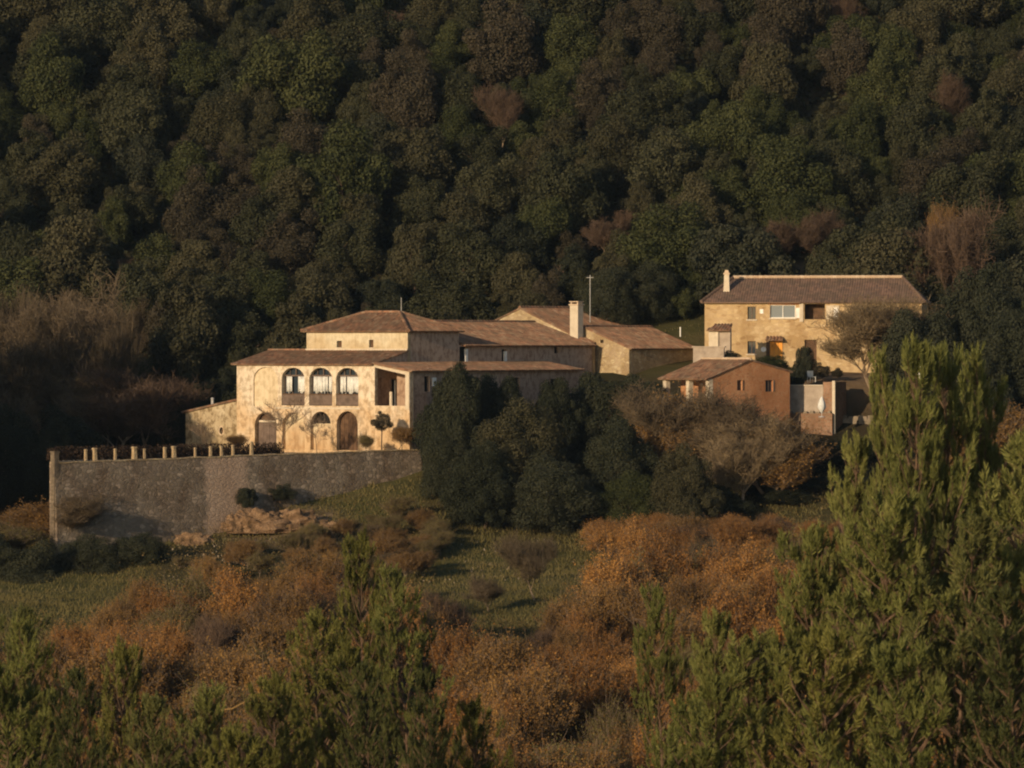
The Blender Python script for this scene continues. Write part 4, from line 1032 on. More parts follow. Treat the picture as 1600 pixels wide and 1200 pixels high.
# ------------------------------------------------------------------ forest on the hillside
blocked = []
def bl(f, x0, x1, y0, y1): blocked.append((f, x0, x1, y0, y1))
bl(V, -W-6, 2.2, -6, 11); bl(V, xs-8, 2.2, 11, Lb+1.2); bl(U, -Wu-3, 1.5, -14, Du+2.0); bl(Bq, -8, 2, -2, 14); bl(G, -7, 6, -3, 6)
def is_blocked(x, y, m=0):
    for f, a, b, c, d in blocked:
        dx, dy = x-f.ox, y-f.oy; lx = dx*f.ex[0]+dy*f.ex[1]; ly = dx*f.ey[0]+dy*f.ey[1]
        if a-m < lx < b+m and c-m < ly < d+m: return True
    return False
def clearing(px, py):   # places the photo shows open ground
    return (1225 < px < 1320 and 385 < py < 440) or (1035 < px < 1105 and 480 < py < 560)
tint = {  # colour patches read off the photo: (px, py, radius, kind)
}
patches = [(330,300,110,'oakbrown'),(430,300,90,'oakbrown'),(150,400,60,'barered'),(60,250,70,'oakbrown'),
  (30,440,90,'oakgreen'),(90,410,60,'oakgreen'),(60,500,80,'bare'),(130,520,70,'bare'),(20,540,60,'bare'),(30,150,60,'oakgreen'),(120,220,60,'oakgreen'),(400,440,40,'oakgreen'),
  (215,640,90,'barered'),(30,560,90,'bare'),(120,560,90,'bare'),(60,440,60,'barered'),(520,250,50,'oakbrown'),(620,130,60,'oakbrown'),(700,220,50,'oakgreen'),(770,190,35,'barered'),(660,10,50,'barered'),
  (980,140,60,'oakbrown'),(1370,100,90,'oakgreen'),(1500,130,40,'barered'),(1150,250,110,'oakgreen'),(900,240,90,'oakolive'),(1330,180,60,'oakgreen'),(1400,190,60,'oakgreen'),
  (1020,250,80,'oakolive'),(1300,280,80,'oakgreen'),(970,330,40,'barered'),(1250,360,45,'barered'),(1290,390,40,'barered'),(1400,370,35,'barered'),(1490,370,55,'russetfar'),(1560,330,60,'oakgreen'),(1580,250,60,'oakgreen'),
  (1440,400,50,'oakbrown'),(1000,70,50,'oakbrown'),(1220,50,40,'oakbrown'),(860,100,60,'oakgreen'),(1310,20,40,'barered'),(1440,260,60,'oakbrown')]
KIND = {'oak': ('holm_oak', 'dark green holm oak'), 'oakolive': ('holm_oak', 'olive green holm oak'), 'oakgreen': ('green_tree', 'fresh green tree'), 'oakbrown': ('brown_oak', 'brownish leafy oak'),
        'blue_oak': ('holm_oak', 'very dark holm oak'), 'bare': ('bare_tree', 'pale leafless tree'), 'barered': ('bare_tree', 'reddish leafless tree'), 'dull': ('brown_tree', 'dull brown tree'), 'russetfar': ('russet_tree', 'brown leaved autumn tree')}
g = random.Random(42); forest = []
pts = []
tries = 0
CNT = {}
while len(forest) < 450 and tries < 90000:
    tries += 1
    y = 424 + (g.random()**1.15)*92; x = g.uniform(-.112, .112)*y
    if is_blocked(x, y, 1.2): continue
    z = H(x, y)
    px = 800+F*x/y; py = HOR - F*(z+3.5)/y
    if clearing(px, py+10): continue
    s = g.choice((g.uniform(.5, .85), g.uniform(.7, 1.1), g.uniform(.9, 1.5)))
    if x < -20 and y < 440: s *= .9
    if any((x-a)**2+(y-b)**2 < (2.75*(s+c))**2*.46 for a, b, c in pts): continue
    kind = g.choices(['oak', 'oakolive', 'blue_oak', 'oakbrown', 'oakgreen'], [5, 3.6, 1.6, .6, 1.0])[0]
    near = [p for p in patches if (p[0]-px)**2+(p[1]-py)**2 < p[2]**2]
    if near and g.random() < .62: kind = near[0][3]
    if KIND[kind][0] == 'holm_oak':
        if CNT.get('h', 0) >= 255: kind = g.choice(['oakgreen', 'oakgreen', 'oakbrown'])
        else: CNT['h'] = CNT.get('h', 0)+1
    pts.append((x, y, s)); forest.append((x, y, z, s, kind, px, py))
forest_count = len(forest)
def colname(px):
    for lim, nm in ((70, 'at the left edge'), (180, "above the wall's left end"), (290, 'above the wall posts'), (400, 'above the annex'), (480, 'left of the tower roof'), (560, "above the tower roof's left"),
                    (640, "above the tower roof's right"), (730, 'right of the tower roof'), (820, 'above the middle roof'), (900, 'left of the square chimney'), (990, 'over the antenna mast'), (1090, 'between the two houses'),
                    (1170, 'over the slender chimney'), (1260, "above upper house's left half"), (1350, "above upper house's middle"), (1440, "above upper house's right end"), (1530, 'right of the upper house'), (9999, 'at the right edge')):
        if px < lim: return nm
def rowname(py):
    return 'at the top edge' if py < 60 else 'high on hillside' if py < 150 else 'mid hillside' if py < 250 else 'low on hillside' if py < 350 else 'at hillside foot'
buckets = {}
for i, (x, y, z, s, kind, px, py) in enumerate(forest): buckets.setdefault((KIND[kind][1], rowname(py), colname(px)), []).append(i)
labels = {}
for (a, b, c), idx in buckets.items():
    idx.sort(key=lambda i: forest[i][5])
    for k, i in enumerate(idx):
        pre = '' if len(idx) == 1 else ('left of two: ' if k == 0 else 'right of two: ') if len(idx) == 2 else ordn[k]+' from left: '
        labels[i] = f'{pre}{a} {b} {c}'
for i, (x, y, z, s, kind, px, py) in enumerate(forest):
    pk_ = {'dull': 'dull', 'russetfar': 'dull'}.get(kind, kind); L = PROTO[pk_]
    me = L[g.randrange(len(L))]
    if pk_ in ('dull', 'russet'): s *= 1.1
    elif pk_ in ('bare', 'barered'): s *= .85
    o = put(me, KIND[kind][0], (x, y, z-.4), (s*g.uniform(.88, 1.12), s*g.uniform(.88, 1.12), s*g.uniform(.85, 1.2)), g.uniform(0, 6.28))
    tag(o, labels[i], 'tree', 'trees of the wooded hillside')

# undergrowth and grass
def scatter(name, n, area, size, mat, label, cat, hgt=.5, seed=1, upright=False, cond=None):
    gn = np.random.default_rng(seed); xs_, ys_ = [], []; P = []
    y = gn.uniform(area[0], area[1], n); x = gn.uniform(-.115, .115, n)*y
    for a, b in zip(x, y):
        if is_blocked(a, b): continue
        px = 800+F*a/b
        if cond and not cond(px, b, a): continue
        P.append((a, b, H(a, b)))
    P = np.array(P)
    if upright:
        k = len(P); d = np.stack([gn.normal(0, .35, k), gn.normal(0, .35, k), np.ones(k)], 1); L = hgt*gn.uniform(.4, 1.3, (k, 1)); w = unit(np.cross(d, gn.normal(0, 1, (k, 3))))*size
        t = P + d*L; v = np.stack([P-w, P+w, t], 1).reshape(-1, 3); me = np_mesh(name, v, 3, M[mat])
    else:
        k = len(P); lump = np.array([max(0, mnoise.noise(Vector((a*.4, b*.4, 5)))+.3) for a, b, _ in P])
        P[:, 2] += gn.uniform(0, 1, k)*hgt*(.25+2.0*lump)
        me = np_mesh(name, leaves(P, np.tile([0, 0, 1.], (k, 1)), size, gn, jit=1.0), 4, M[mat])
    return tag(link_mesh(name, me), label, cat, kind='stuff')
scatter('undergrowth', 60000, (424, 520), .34, 'oak', 'dark undergrowth covering the forest floor between the hillside trees', 'undergrowth', .9, 3, cond=lambda px, y, x: not (985 < px < 1110 and y < 442) and not (1170 < px < 1330 and 438 < y < 452))
scatter('meadow_grass', 110000, (335, 386), .03, 'grass', 'short green grass of the meadow below the houses', 'grass', .28, 4, True, cond=lambda px, y, x: px > 560+random.random()*130 or px < 200+random.random()*80)
scatter('slope_grass', 30000, (380, 402), .04, 'grass', 'rough green grass on the bank under the terrace wall', 'grass', .35, 5, True, cond=lambda px, y, x: H(x, y) < -9.5)
scatter('dry_brush', 110000, (285, 398), .1, 'brush', 'low dry brush and dead leaves on the slope', 'brush', .8, 6, cond=lambda px, y, x: (y < 345 or (180 < px < 680 and 360 < y < 392 and random.random() < .8) or px > 1000) and H(x, y) < -8)
scatter('lawn_grass', 9000, (424, 443), .03, 'grass', 'lawn between the barn and the upper house', 'grass', .2, 8, True, cond=lambda px, y, x: 985 < px < 1110)

# ------------------------------------------------------------------ individually placed trees and shrubs
def tree(px, pytop, Y, w_px, kind, name, label, cat='tree', base=None, idx=None, group=None, crown_h=None):
    """crown top seen at pytop, crown width w_px on the photo at depth Y"""
    x = X(px, Y); zt = Z(pytop, Y); zb = H(x, Y)-.2 if base is None else Z(base, Y)
    if kind in ('oak', 'oakolive', 'blue_oak', 'oakgreen') and w_px > 80: kind = 'near_'+kind
    L = PROTO[kind]; me = L[(idx if idx is not None else int(px*7+Y)) % len(L)]
    co = np.empty(len(me[0].vertices)*3, np.float32); me[0].vertices.foreach_get('co', co); co = co.reshape(-1, 3)
    hh_ = np.percentile(co[:, 2], 99.5); ww_ = np.percentile(co[:, 0], 98.5)-np.percentile(co[:, 0], 1.5)
    sw_ = (w_px/F*Y)/ww_; sh_ = (zt-zb)/hh_
    o = put(me, name, (x, Y, zb), (sw_, sw_, sh_), (px*1.3) % 6.28)
    tag(o, label, cat, group); return o
EG = 'evergreen oaks in front of the farmhouse'
tree(712, 574, 394, 105, 'oak', 'holm_oak', 'tall dark oak against the corner of the arched farmhouse', idx=0, group=EG)
tree(708, 660, 391.5, 95, 'oak', 'holm_oak', 'dark oak beside the rounded end of the terrace wall', idx=1, group=EG)
tree(778, 590, 397, 90, 'blue_oak', 'holm_oak', 'dark oak hiding the left part of the long lean-to roof edge', idx=1, group=EG)
tree(868, 596, 400, 100, 'blue_oak', 'holm_oak', 'dark oak below the windows of the middle wing', idx=2, group=EG)
tree(812, 632, 390, 165, 'oakolive', 'holm_oak', 'broad rounded oak in the middle of the evergreen group', idx=0, group=EG)
tree(755, 695, 386, 135, 'oak', 'holm_oak', 'low spreading oak at the left front of the evergreen group', idx=2, group=EG)
tree(868, 712, 385, 145, 'oak', 'holm_oak', 'low dark oak at the meadow edge, middle of the evergreen group', idx=4, group=EG)
tree(952, 588, 403, 125, 'oak', 'holm_oak', 'dark oak below the sunlit barn gable', idx=3, group=EG)
tree(1010, 590, 405, 90, 'oak', 'holm_oak', 'dark oak left of the pillared porch', idx=0, group=EG)
tree(965, 662, 391, 140, 'blue_oak', 'holm_oak', 'dark oak between the broad rounded oak and the brown trees', idx=0, group=EG)
tree(985, 740, 385.5, 110, 'oakgreen', 'holm_oak', 'greener oak at the right front of the evergreen group', idx=1, group=EG)
tree(1070, 700, 384, 100, 'oakolive', 'conifer', 'upright olive green tree right of the evergreen group', idx=2, group=EG)
tree(1115, 760, 388, 110, 'oak', 'holm_oak', 'low dark oak behind the pale leafless tree', idx=3, group=EG)
BG = 'leafless trees below the orange outbuilding'
tree(1080, 608, 396, 160, 'bare', 'bare_tree', 'dense twiggy leafless tree in front of the pillared porch', idx=0, group=BG)
tree(1040, 622, 395, 110, 'dull', 'brown_tree', 'dull brown leafy tree below the left porch pillar', idx=0, group=BG)
tree(1118, 610, 397, 120, 'bare', 'bare_tree', 'twiggy leafless tree in front of the orange gable wall', idx=2, group=BG)
tree(1160, 655, 394, 130, 'dull', 'brown_tree', 'dull brown tree below the small gable windows', idx=2, group=BG)
tree(1205, 655, 392, 150, 'pale', 'bare_tree', 'wide leafless tree right below the brick plinth', idx=1, group=BG)
tree(1150, 680, 388, 120, 'pale', 'bare_tree', 'pale leafless tree with visible trunk at the shadow edge', idx=2, group=BG)
tree(1215, 690, 391, 110, 'dull', 'brown_tree', 'low brown tree at the right of the leafless group', idx=3, group=BG)
for k, (px, top, Y, w) in enumerate([(1245, 700, 398, 90), (1310, 690, 400, 100), (1370, 690, 401, 100), (1280, 745, 394, 110), (1345, 745, 395, 110), (1230, 765, 391, 90), (1190, 745, 394, 90)]):  # very dark oaks added where the slope lies only in shadow
    tree(px, top, Y, w, 'blue_oak', 'holm_oak', ['dark oak added for shade below the grey garden store', 'dark oak added for shade right below the garden store corner', 'dark oak added for shade left of the tallest pine crown', 'lower dark oak added for the deep shade below the garden store', 'lower dark oak added for the deep shade beside the slender pine',
        'lowest dark oak added for the shade right of the leafless trees', 'dark oak added for shade behind the wide leafless tree'][k], idx=k % 4, group='dark trees added for the shade below the garden store')
# right: bare tree in front of the upper house and dark oaks
tree(1365, 468, 413, 130, 'pale', 'bare_tree', 'leafless tree in front of the right end of the upper house', idx=3)
tree(1400, 475, 414, 110, 'pale', 'bare_tree', 'thin pale leafless tree over the right corner of the upper house', idx=2)
tree(1440, 490, 408, 150, 'blue_oak', 'holm_oak', 'big dark oak hiding the right foot of the upper house', idx=1)
tree(1540, 420, 412, 160, 'blue_oak', 'holm_oak', 'big very dark oak at the right edge level with the upper house', idx=2)
tree(1480, 470, 416, 120, 'oak', 'holm_oak', 'dark oak behind the big oak right of the upper house', idx=3)
tree(1600, 480, 405, 150, 'blue_oak', 'holm_oak', 'dark oak cut by the right edge above the pine', idx=3)
tree(1530, 540, 402, 130, 'oak', 'holm_oak', 'dark oak behind the pine tip at the right', idx=0)
tree(1480, 330, 436, 100, 'barered', 'brown_tree', 'reddish brown twiggy tree right of the upper house roof', idx=0)
tree(1590, 640, 392, 170, 'dull', 'brown_tree', 'dull brown bush behind the pine at the right edge', idx=1)
tree(1530, 690, 390, 150, 'dull', 'brown_tree', 'dull brown bush showing between the two right pines', idx=3)
# small plants by the houses
tree(1207, 556, 414, 60, 'oakgreen', 'round_shrub', 'bright green mounded shrub in front of the orange door', 'shrub', base=582, idx=0)
tree(1257, 543, 415, 30, 'blue_oak', 'dark_shrub', 'tall dark shrub standing for shadow before the dark door of the upper house', 'shrub', base=607, idx=0)  # dark shrub shapes here and below stand for a shadow before the door
tree(1245, 570, 411, 34, 'blue_oak', 'dark_shrub', 'low dark shrub standing for shadow left of the white garden chair', 'shrub', base=606, idx=2)
tree(1285, 567, 414, 26, 'oakbrown', 'round_shrub', 'small brownish shrub right of the dark door', 'shrub', base=590, idx=1)
tree(1308, 575, 414, 18, 'oakbrown', 'round_shrub', 'tiny brown shrub against the house wall beside the rubble wall', 'shrub', base=590, idx=2)
tree(1140, 548, 413, 30, 'blue_oak', 'dark_shrub', 'dark shrub beside the stone porch', 'shrub', base=565, idx=1)
o = tree(597, 643, 398.2, 30, 'oakbrown', 'round_shrub', 'round topped shrub on a thin stem under the corner loggia', 'shrub', base=673, idx=0)
st = MB().tube([(0, 0, -1.9), (.05, 0, -1), (0, 0, .4)], [.07, .05, .05], 7).build('stem', M['bark'], o); st.scale = (1/o.scale[0], 1/o.scale[1], 1/o.scale[2])
tree(572, 680, 398.5, 24, 'ochre', 'round_shrub', 'low yellowish shrub right of the last arched door', 'shrub', base=708, idx=0)
tree(622, 668, 398.5, 36, 'dull', 'round_shrub', 'brown shrub at the foot of the farmhouse corner', 'shrub', base=704, idx=1)
tree(372, 680, 401, 28, 'dull', 'round_shrub', 'small brown shrub where the annex meets the facade', 'shrub', base=708, idx=3)
def wall_tree(px, pytop, Y, w_px, label, seed):
    x = X(px, Y); zb = -9.0; s, t = limbs(seed, 4.6, .9, 4, 3, .1, start=.34, upb=.6, shrink=.7)
    zm = max(q[1].z for q in s); xm = max(abs(q[1].x) for q in s)
    r = empty('bare_tree', (x, Y, zb), 0, label, 'tree'); sc = (Z(pytop, Y)-zb)/zm; sx_ = (w_px/F*Y)/(2*xm); r.scale = (sx_, sx_*.5, sc)
    link_mesh('trunk', segs_mesh('trunk', [(a, b, max(r0*.6, .013), max(r1*.6, .009)) for a, b, r0, r1 in s], M['barkmid'], 4), r)
wall_tree(436, 606, 398, 110, 'leafless wall tree spreading its branches over the arched facade', 61)
wall_tree(497, 640, 397.5, 60, 'small leafless tree between the arched doors', 66)
wall_tree(318, 655, 397, 60, 'thin leafless tree in front of the annex wall', 68)
for k, (px, top, Y, w) in enumerate([(22, 445, 424, 110), (75, 470, 422, 100), (125, 455, 426, 110), (165, 505, 421, 90), (50, 540, 416, 110), (140, 575, 416, 110), (222, 578, 419, 130), (265, 600, 421, 90)]):
    tree(px, top, Y, w, 'barered' if k in (6, 7) else 'bare', 'bare_tree', ['tall pale leafless tree at the far left', 'tall pale leafless tree, second from the left edge', 'tall pale leafless tree above the third wall post', 'pale leafless tree right of the tall leafless group',
        'lower leafless tree at the left above the deep shade', 'lower leafless tree above the wide corner of the deep shade', 'broad reddish leafless tree behind the middle wall posts', 'reddish leafless tree left of the annex'][k], idx=k % 3, group='leafless trees left of the farmhouse')
for k, (px, top, Y, w) in enumerate([(1015, 412, 440, 110), (955, 420, 438, 100), (1075, 418, 446, 90), (1180, 395, 449, 120)]):
    tree(px, top, Y, w, 'blue_oak', 'holm_oak', ['dark oak in the gap between the antenna mast and the upper house', 'dark oak right behind the antenna mast', 'dark oak left behind the slender chimney', 'dark oak right behind the slender chimney'][k], idx=k, group='dark oaks behind the roofs')
# clipped hedge behind the posts
gh = np.random.default_rng(31); nh = 14000; sh_ = gh.uniform(4, 27, nh); P_ = np.stack([-tt+(tt-13)*gh.uniform(.02, 1, nh), gh.uniform(.9, 1.7, nh), -.3+gh.uniform(0, .95, nh)*(.85+.25*np.sin(sh_))], 1)
hg_ = empty('hedge', (TR.x, TR.y, -8.6), bt, 'low dark reddish hedge behind the posts of the terrace wall', 'hedge')
link_mesh('foliage', np_mesh('foliage', leaves(P_, np.tile([0, -1., .4], (nh, 1)), .1, gh, jit=.9), 4, M['hedge']), hg_)
link_mesh('stems', segs_mesh('stems', [(Vector((x_, 1.3, -.6)), Vector((x_+.1, 1.3, .3)), .03, .02) for x_ in np.arange(-tt+.6, -13, .5)], M['bark'], 4), hg_)
# bushes by the terrace wall
tree(385, 763, 386, 30, 'blue_oak', 'dark_shrub', 'small dark bush growing at the left foot of the terrace wall grass bank', 'shrub', base=795, idx=0)
tree(438, 757, 388.5, 44, 'blue_oak', 'dark_shrub', 'dark bush on top of the ochre outcrop', 'shrub', base=784, idx=1)
tree(50, 788, 378, 110, 'dull', 'brown_shrub', 'brown bush at the left corner of the terrace wall', 'shrub', base=862, idx=0)
tree(105, 775, 376.5, 90, 'bare', 'bare_shrub', 'purplish leafless bush against the left end of the terrace wall', 'shrub', base=850, idx=1)
tree(15, 820, 374, 90, 'ochre', 'brown_shrub', 'yellowish bush at the left edge below the wall', 'shrub', base=880, idx=1)
tree(135, 838, 371, 110, 'blue_oak', 'dark_shrub', 'dark bush left of the pale rock', 'shrub', base=915, idx=0)
tree(215, 836, 372, 90, 'blue_oak', 'dark_shrub', 'dark bush right of the pale rock', 'shrub', base=905, idx=3)
tree(40, 850, 368, 120, 'oak', 'holm_oak', 'small dark oak with a visible trunk on the left meadow', idx=1, base=962)
tree(-20, 835, 369, 110, 'blue_oak', 'holm_oak', 'dark oak cut by the left edge above the meadow', idx=2)
# big shade trees just off the left of the frame; they throw the deep shadow behind the terrace
for k, (x, y, s) in enumerate([(-55, 380, 3.2), (-61, 374, 3.5), (-65, 386, 3.5), (-58, 393, 3.0)]):
    me = PROTO['blue_oak'][k % 4]; o = put(me, 'holm_oak', (x, y, H(x, y)-.4), (s, s, s*1.25), k)
    tag(o, f'tall dark oak {["beyond the left end of the terrace wall","second back beyond the terrace wall","rear of the shade trees on the left","front of the shade trees on the left"][k]}', 'tree', 'shade trees left of the terrace')
for k, (px, top, Y, w) in enumerate([(30, 560, 412, 150), (110, 640, 410, 120), (190, 600, 416, 140), (0, 640, 404, 130), (70, 660, 402, 110), (150, 690, 408, 110), (260, 610, 420, 110)]):
    tree(px, top, Y, w, ['bare', 'oak', 'barered', 'blue_oak', 'oak', 'bare', 'oak'][k], 'bare_tree' if k in (0, 2, 5) else 'holm_oak',
         ['pale leafless tree rising from the shade at the far left', 'dark tree in the shade behind the left end of the wall', 'broad reddish leafless tree behind the wall posts', 'dark oak in deep shade at the left edge',
          'dark oak in deep shade left of the corner pier', 'leafless tree in shade behind the first posts', 'dark oak left of the annex roof'][k], group='trees in the hollow left of the farmhouse')

# ------------------------------------------------------------------ russet thicket in the middle distance
HM = {}
for L_ in PROTO.values():
    for m_ in L_:
        co_ = np.empty(len(m_[0].vertices)*3, np.float32); m_[0].vertices.foreach_get('co', co_); HM[m_[0].name] = float(np.percentile(co_.reshape(-1, 3)[:, 2], 99.7))
g = random.Random(5); thick = []
def region_kind(px, py):
    if px > 960: return g.choices(['russet', 'dull', 'bare', 'ochre'], [6, 2.2, .5, .8])[0]
    if px > 690: return g.choices(['russet', 'dull', 'barered', 'ochre'], [5, 2.2, .6, 1.6])[0]
    return g.choices(['russet', 'dull', 'barered', 'ochre'], [3.4, 4.2, .5, 1.6])[0]
def allowed(px, top):
    # outline of the thicket in the photo: how high its tops may reach at px
    lim = np.interp(px, [-100, 0, 120, 200, 250, 330, 420, 520, 620, 690, 740, 800, 870, 930, 1000, 1060, 1150, 1250, 1350, 1700],
                        [1000, 990, 950, 905, 870, 862, 865, 850, 865, 930, 985, 985, 960, 855, 808, 835, 840, 825, 850, 870])
    return top >= lim
tries = 0
while len(thick) < 295 and tries < 60000:
    tries += 1
    y = g.uniform(255, 378); x = g.uniform(-.108, .108)*y; px = 800+F*x/y
    h = g.uniform(3.6, 7.6); z = H(x, y); top = HOR - F*(z+h)/y
    if not allowed(px, top): continue
    if y > 372 and not px > 940: continue
    if any((x-a)**2+(y-b)**2 < 1.75**2 for a, b in [(t[0], t[1]) for t in thick]): continue
    thick.append((x, y, z, h, region_kind(px, top), px, top))
NM = {'russet': ('russet_tree', 'russet leaved tree'), 'dull': ('brown_tree', 'dull brown leaved tree'), 'barered': ('bare_tree', 'reddish leafless tree'), 'bare': ('bare_tree', 'greyish leafless tree'), 'ochre': ('yellowing_tree', 'thin yellow green tree')}
def col2(px):
    for lim, nm in ((90, 'at the left edge'), (200, "below the wall's left end"), (310, 'below the pointed rock'), (420, 'below the ochre outcrop'), (530, 'left of the central pine'), (650, 'around the central pine'), (760, "below the wall's right end"),
                    (860, 'below the meadow'), (960, 'right of the meadow'), (1060, 'below the evergreen oaks'), (1160, 'below the leafless trees'), (1260, 'below the brick plinth'), (1380, 'left behind the tall pine'), (9999, 'right behind the tall pine')):
        if px < lim: return nm
def row2(py): return 'high in thicket' if py < 900 else 'in upper thicket' if py < 960 else 'amid the thicket' if py < 1030 else 'low in thicket' if py < 1110 else 'at bottom edge'
bk_ = {}
for i, t in enumerate(thick): bk_.setdefault((NM[t[4]][1], row2(t[6]), col2(t[5])), []).append(i)
lb = {}
for (a, b, c), idx in bk_.items():
    idx.sort(key=lambda i: thick[i][5])
    for k, i in enumerate(idx):
        pre = '' if len(idx) == 1 else ('left of two: ' if k == 0 else 'right of two: ') if len(idx) == 2 else ordn[k]+' from left: '
        lb[i] = f'{pre}{a} {b} {c}'
for i, (x, y, z, h, kind, px, top) in enumerate(thick):
    L = PROTO[kind]; me = L[g.randrange(len(L))]
    base_h = HM[me[0].name]; sc = h/base_h
    w = sc*g.uniform(.75, 1.05)
    o = put(me, NM[kind][0], (x, y, z-.2), (w, w, sc), g.uniform(0, 6.28)); tag(o, lb[i], 'tree', 'trees of the autumn thicket')
g = random.Random(77); scrub = []; tries = 0
while len(scrub) < 80 and tries < 8000:
    tries += 1
    if len(scrub) < 46: px, y = g.uniform(270, 690), g.uniform(366, 389)
    else: px, y = g.uniform(940, 1420), g.uniform(372, 392)
    x = X(px, y); h = g.uniform(1.0, 2.3) if px < 900 else g.uniform(1.8, 3.4); z = H(x, y); top = HOR - F*(z+h)/y
    if px < 900 and top < np.interp(px, [270, 420, 520, 640, 740], [850, 835, 800, 765, 815]): continue
    if px > 900 and top < 800: continue
    if any((x-a[0])**2+(y-a[1])**2 < 1.3**2 for a in scrub): continue
    scrub.append((x, y, z, h, g.choices(['dull', 'ochre', 'bare', 'ochre'] if px < 900 else ['russet', 'barered', 'dull', 'russet'], [5, 4, .4, 2])[0], px, top))
SN = {'dull': 'low brown scrub bush', 'barered': 'low reddish leafless bush', 'bare': 'low greyish leafless bush', 'ochre': 'low yellow green bush', 'russet': 'low russet bush'}
def col3(px):
    for lim, nm in ((350, 'by the pointed rock'), (430, 'below the outcrop left side'), (520, 'below the outcrop right side'), (600, 'below the arched doors'), (680, "below the wall's rounded end"), (760, 'left of the low oaks'), (1050, 'below the olive conifer'), (1150, 'below the leafless trees'), (1280, 'below the brick plinth'), (9999, 'left of the tallest pine')):
        if px < lim: return nm
bk_ = {}
for i, q in enumerate(scrub): bk_.setdefault((SN[q[4]], 'on the slope', col3(q[5])), []).append(i)
for (a, b, c), idx in bk_.items():
    idx.sort(key=lambda i: scrub[i][5])
    for k, i in enumerate(idx):
        pre = '' if len(idx) == 1 else ('left of two: ' if k == 0 else 'right of two: ') if len(idx) == 2 else ordn[k]+' from left: '
        x, y, z, h, kind, px, top = scrub[i]; L = PROTO[kind]; me = L[g.randrange(len(L))]; hm = HM[me[0].name]; sc = h/hm
        o = put(me, 'scrub_bush', (x, y, z-.15), (sc*1.6, sc*1.6, sc), g.uniform(0, 6.28)); tag(o, f'{pre}{a} {b} {c}', 'bush', 'scrub on the slope below the houses')
tree(700, 928, 318, 62, 'barered', 'bare_tree', 'dark purple leafless tree right of the central pine', idx=0)
tree(765, 900, 352, 50, 'bare', 'bare_tree', 'slim leafless tree on the left of the meadow', idx=2)
tree(838, 838, 356, 80, 'bare', 'bare_tree', 'thin leafless tree standing alone on the right of the meadow', idx=0)

# ------------------------------------------------------------------ pines in the foreground
PINE = [pine_mesh(501, 13, 3.8, 'needle', .66, .95), pine_mesh(502, 11, 3.4, 'needle', .66, .72), pine_mesh(503, 9, 3.0, 'needle_yellow', .58, .8), pine_mesh(504, 9, 2.8, 'needle_dark', .56, .85), pine_mesh(505, 10, 3.2, 'needle', .6, .8)]
PH = [13, 11, 9, 9, 10]
def pine(px, pytop, Y, k, s, label, rz=0, w=1.0):
    zt = Z(pytop, Y); o = put(PINE[k], 'pine_tree', (X(px, Y), Y, zt-PH[k]*s), (s*w, s*w, s), rz, ('needles', 'trunk'))
    tag(o, label, 'pine', 'young pines in the foreground'); return o
pine(1430, 584, 150, 1, 1.1, 'tallest pine, right of the brick plinth, reaching the houses', .5, .62)
pine(1398, 606, 152, 4, 1.05, 'pine just left of the tallest pine tip', 2.5, .42)
pine(1488, 592, 152, 1, 1.05, 'pine just right of the tallest pine tip', 4.5, .6)
pine(1330, 722, 154, 1, .9, 'slender pine just left of the tallest one', 1.0, .62)
pine(1600, 720, 148, 1, 1.0, 'pine cut by the right edge of the picture', 2.0)
pine(1552, 602, 155, 4, 1.05, 'second pine right of the tallest pine tip', 2.6, .6)
pine(1262, 868, 150, 1, .9, 'pine with its tip over the russet thicket, left of the tall pair', 3.0, .85)
pine(1380, 830, 146, 4, 1.0, 'bushy pine in front of the tallest one', .2)
pine(1500, 850, 145, 3, 1.0, 'dark bushy pine low on the right', 1.2)
pine(1590, 960, 141, 3, .9, 'dark pine in the bottom right corner', 4.2)
pine(1040, 958, 156, 4, .75, 'lone small pine tip in the russet thicket', 1.4, .62)
pine(1112, 990, 152, 1, .75, 'slim pine right of the lone small tip', .9, .7)
pine(1180, 1040, 148, 0, .8, 'bright green pine at the bottom, below the thicket', 2.2)
pine(1290, 1020, 143, 2, .95, 'yellow green pine at the bottom right', 3.3)
pine(1080, 1100, 142, 4, .8, 'low pine at the bottom below the slim pine', 5.2)
pine(1420, 1050, 140, 1, .9, 'low pine at the bottom right in front of the bushy pines', 4.0)
pine(565, 868, 190, 2, 1.0, 'central pine with a yellow green pointed crown', 1.0, .62)
pine(640, 925, 186, 4, .85, 'dark pine right of the central pointed one', 2.0, .75)
pine(495, 985, 184, 2, .85, 'yellow green pine left of the central one', 3.0, .9)
pine(580, 1065, 168, 3, .75, 'blue green young pine at the bottom centre', 4.0, .7)
pine(668, 1075, 166, 3, .7, 'blue green young pine right of the one at the bottom centre', 5.0, .7)
pine(540, 1040, 176, 2, .85, 'wide yellow green pine below the central one', 5.5)
pine(430, 1085, 170, 2, .7, 'small yellow green pine left of the bottom centre', .6)
pine(745, 1120, 168, 2, .7, 'small yellow green pine right of the bottom centre', 1.6, .8)
pine(20, 985, 165, 3, .9, 'dark blue green pine at the left edge', 1.1, .8)
pine(65, 1010, 162, 4, .8, 'pine with pale trunk near the left edge', 2.1, .7)
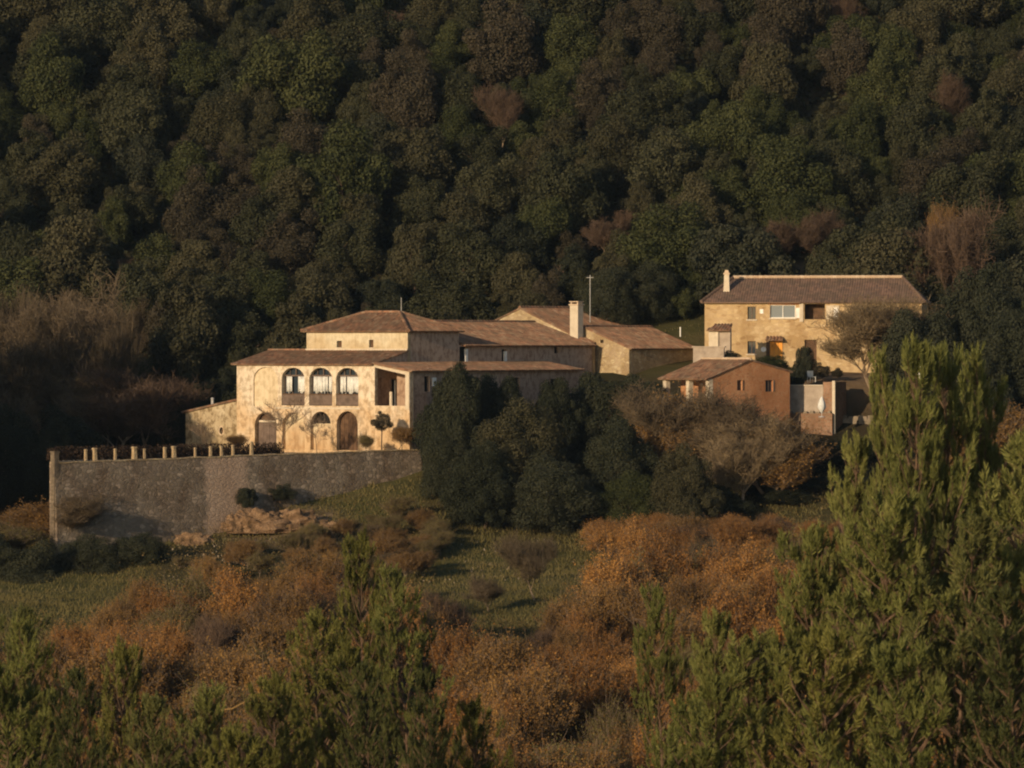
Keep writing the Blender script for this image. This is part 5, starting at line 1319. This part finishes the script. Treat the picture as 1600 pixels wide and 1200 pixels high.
pine(125, 1075, 158, 3, .75, 'dark pine near the left bottom corner', 3.1, .7)
pine(190, 1035, 162, 2, .8, 'yellow green pine right of the left bottom group', 4.1, .7)
pine(295, 1115, 155, 4, .8, 'bright green pine between the left group and the centre', 5.1, .8)
pine(235, 1120, 152, 3, .8, 'low dark pine at the bottom left', 6.0, .8)
pine(0, 1080, 150, 4, .9, 'low pine in the bottom left corner', 3.9)
pine(370, 1170, 150, 2, .8, 'low yellow pine at the bottom edge left of the centre', 2.9)
# yellow leaning bush branch at the lower left
ob = MB().tube([(X(308, 210), 210, Z(1123, 210)), (X(335, 210), 210.3, Z(1112, 210)), (X(362, 210), 210.2, Z(1108, 210)), (X(384, 210), 210, Z(1096, 210))], [.04, .035, .03, .02], 6)
o = ob.build('fallen_branch', m_flat('yellowish branch', (.22, .14, .05))); tag(o, 'yellow curved branch lying in the thicket at the lower left', 'branch')
# pale stones scattered on the slope
gs = random.Random(8); sm = MB()
for _ in range(260):
    y = gs.uniform(366, 384); px = gs.choice([gs.gauss(590, 55), gs.gauss(800, 60), gs.gauss(330, 60)]); x = X(px, y); s = gs.uniform(.03, .08)
    z = H(x, y); sm.taper(x, y, z-.1, z+s*1.6, s*1.2, s, s*.6, s*.5)
o = sm.build('scattered_stones', M['pale_rock']); tag(o, 'pale stones scattered over the slope', 'stones', kind='stuff')
# thin evening air over the valley
hz_ = MB().box(-430, 430, -12, 925, -62, 165).build('haze', None)
mh = bpy.data.materials.new('evening haze'); mh.use_nodes = True; nt = mh.node_tree; nt.nodes.clear()
om = nt.nodes.new('ShaderNodeOutputMaterial'); pv = nt.nodes.new('ShaderNodeVolumePrincipled')
pv.inputs['Color'].default_value = (.5, .72, 1, 1); pv.inputs['Density'].default_value = .00003
nt.links.new(pv.outputs[0], om.inputs['Volume']); hz_.data.materials.append(mh); hz_['kind'] = 'stuff'; hz_['label'] = 'thin bluish evening haze over the valley'
print('OBJS', len(bpy.data.objects), 'forest', forest_count, 'thicket', len(thick))
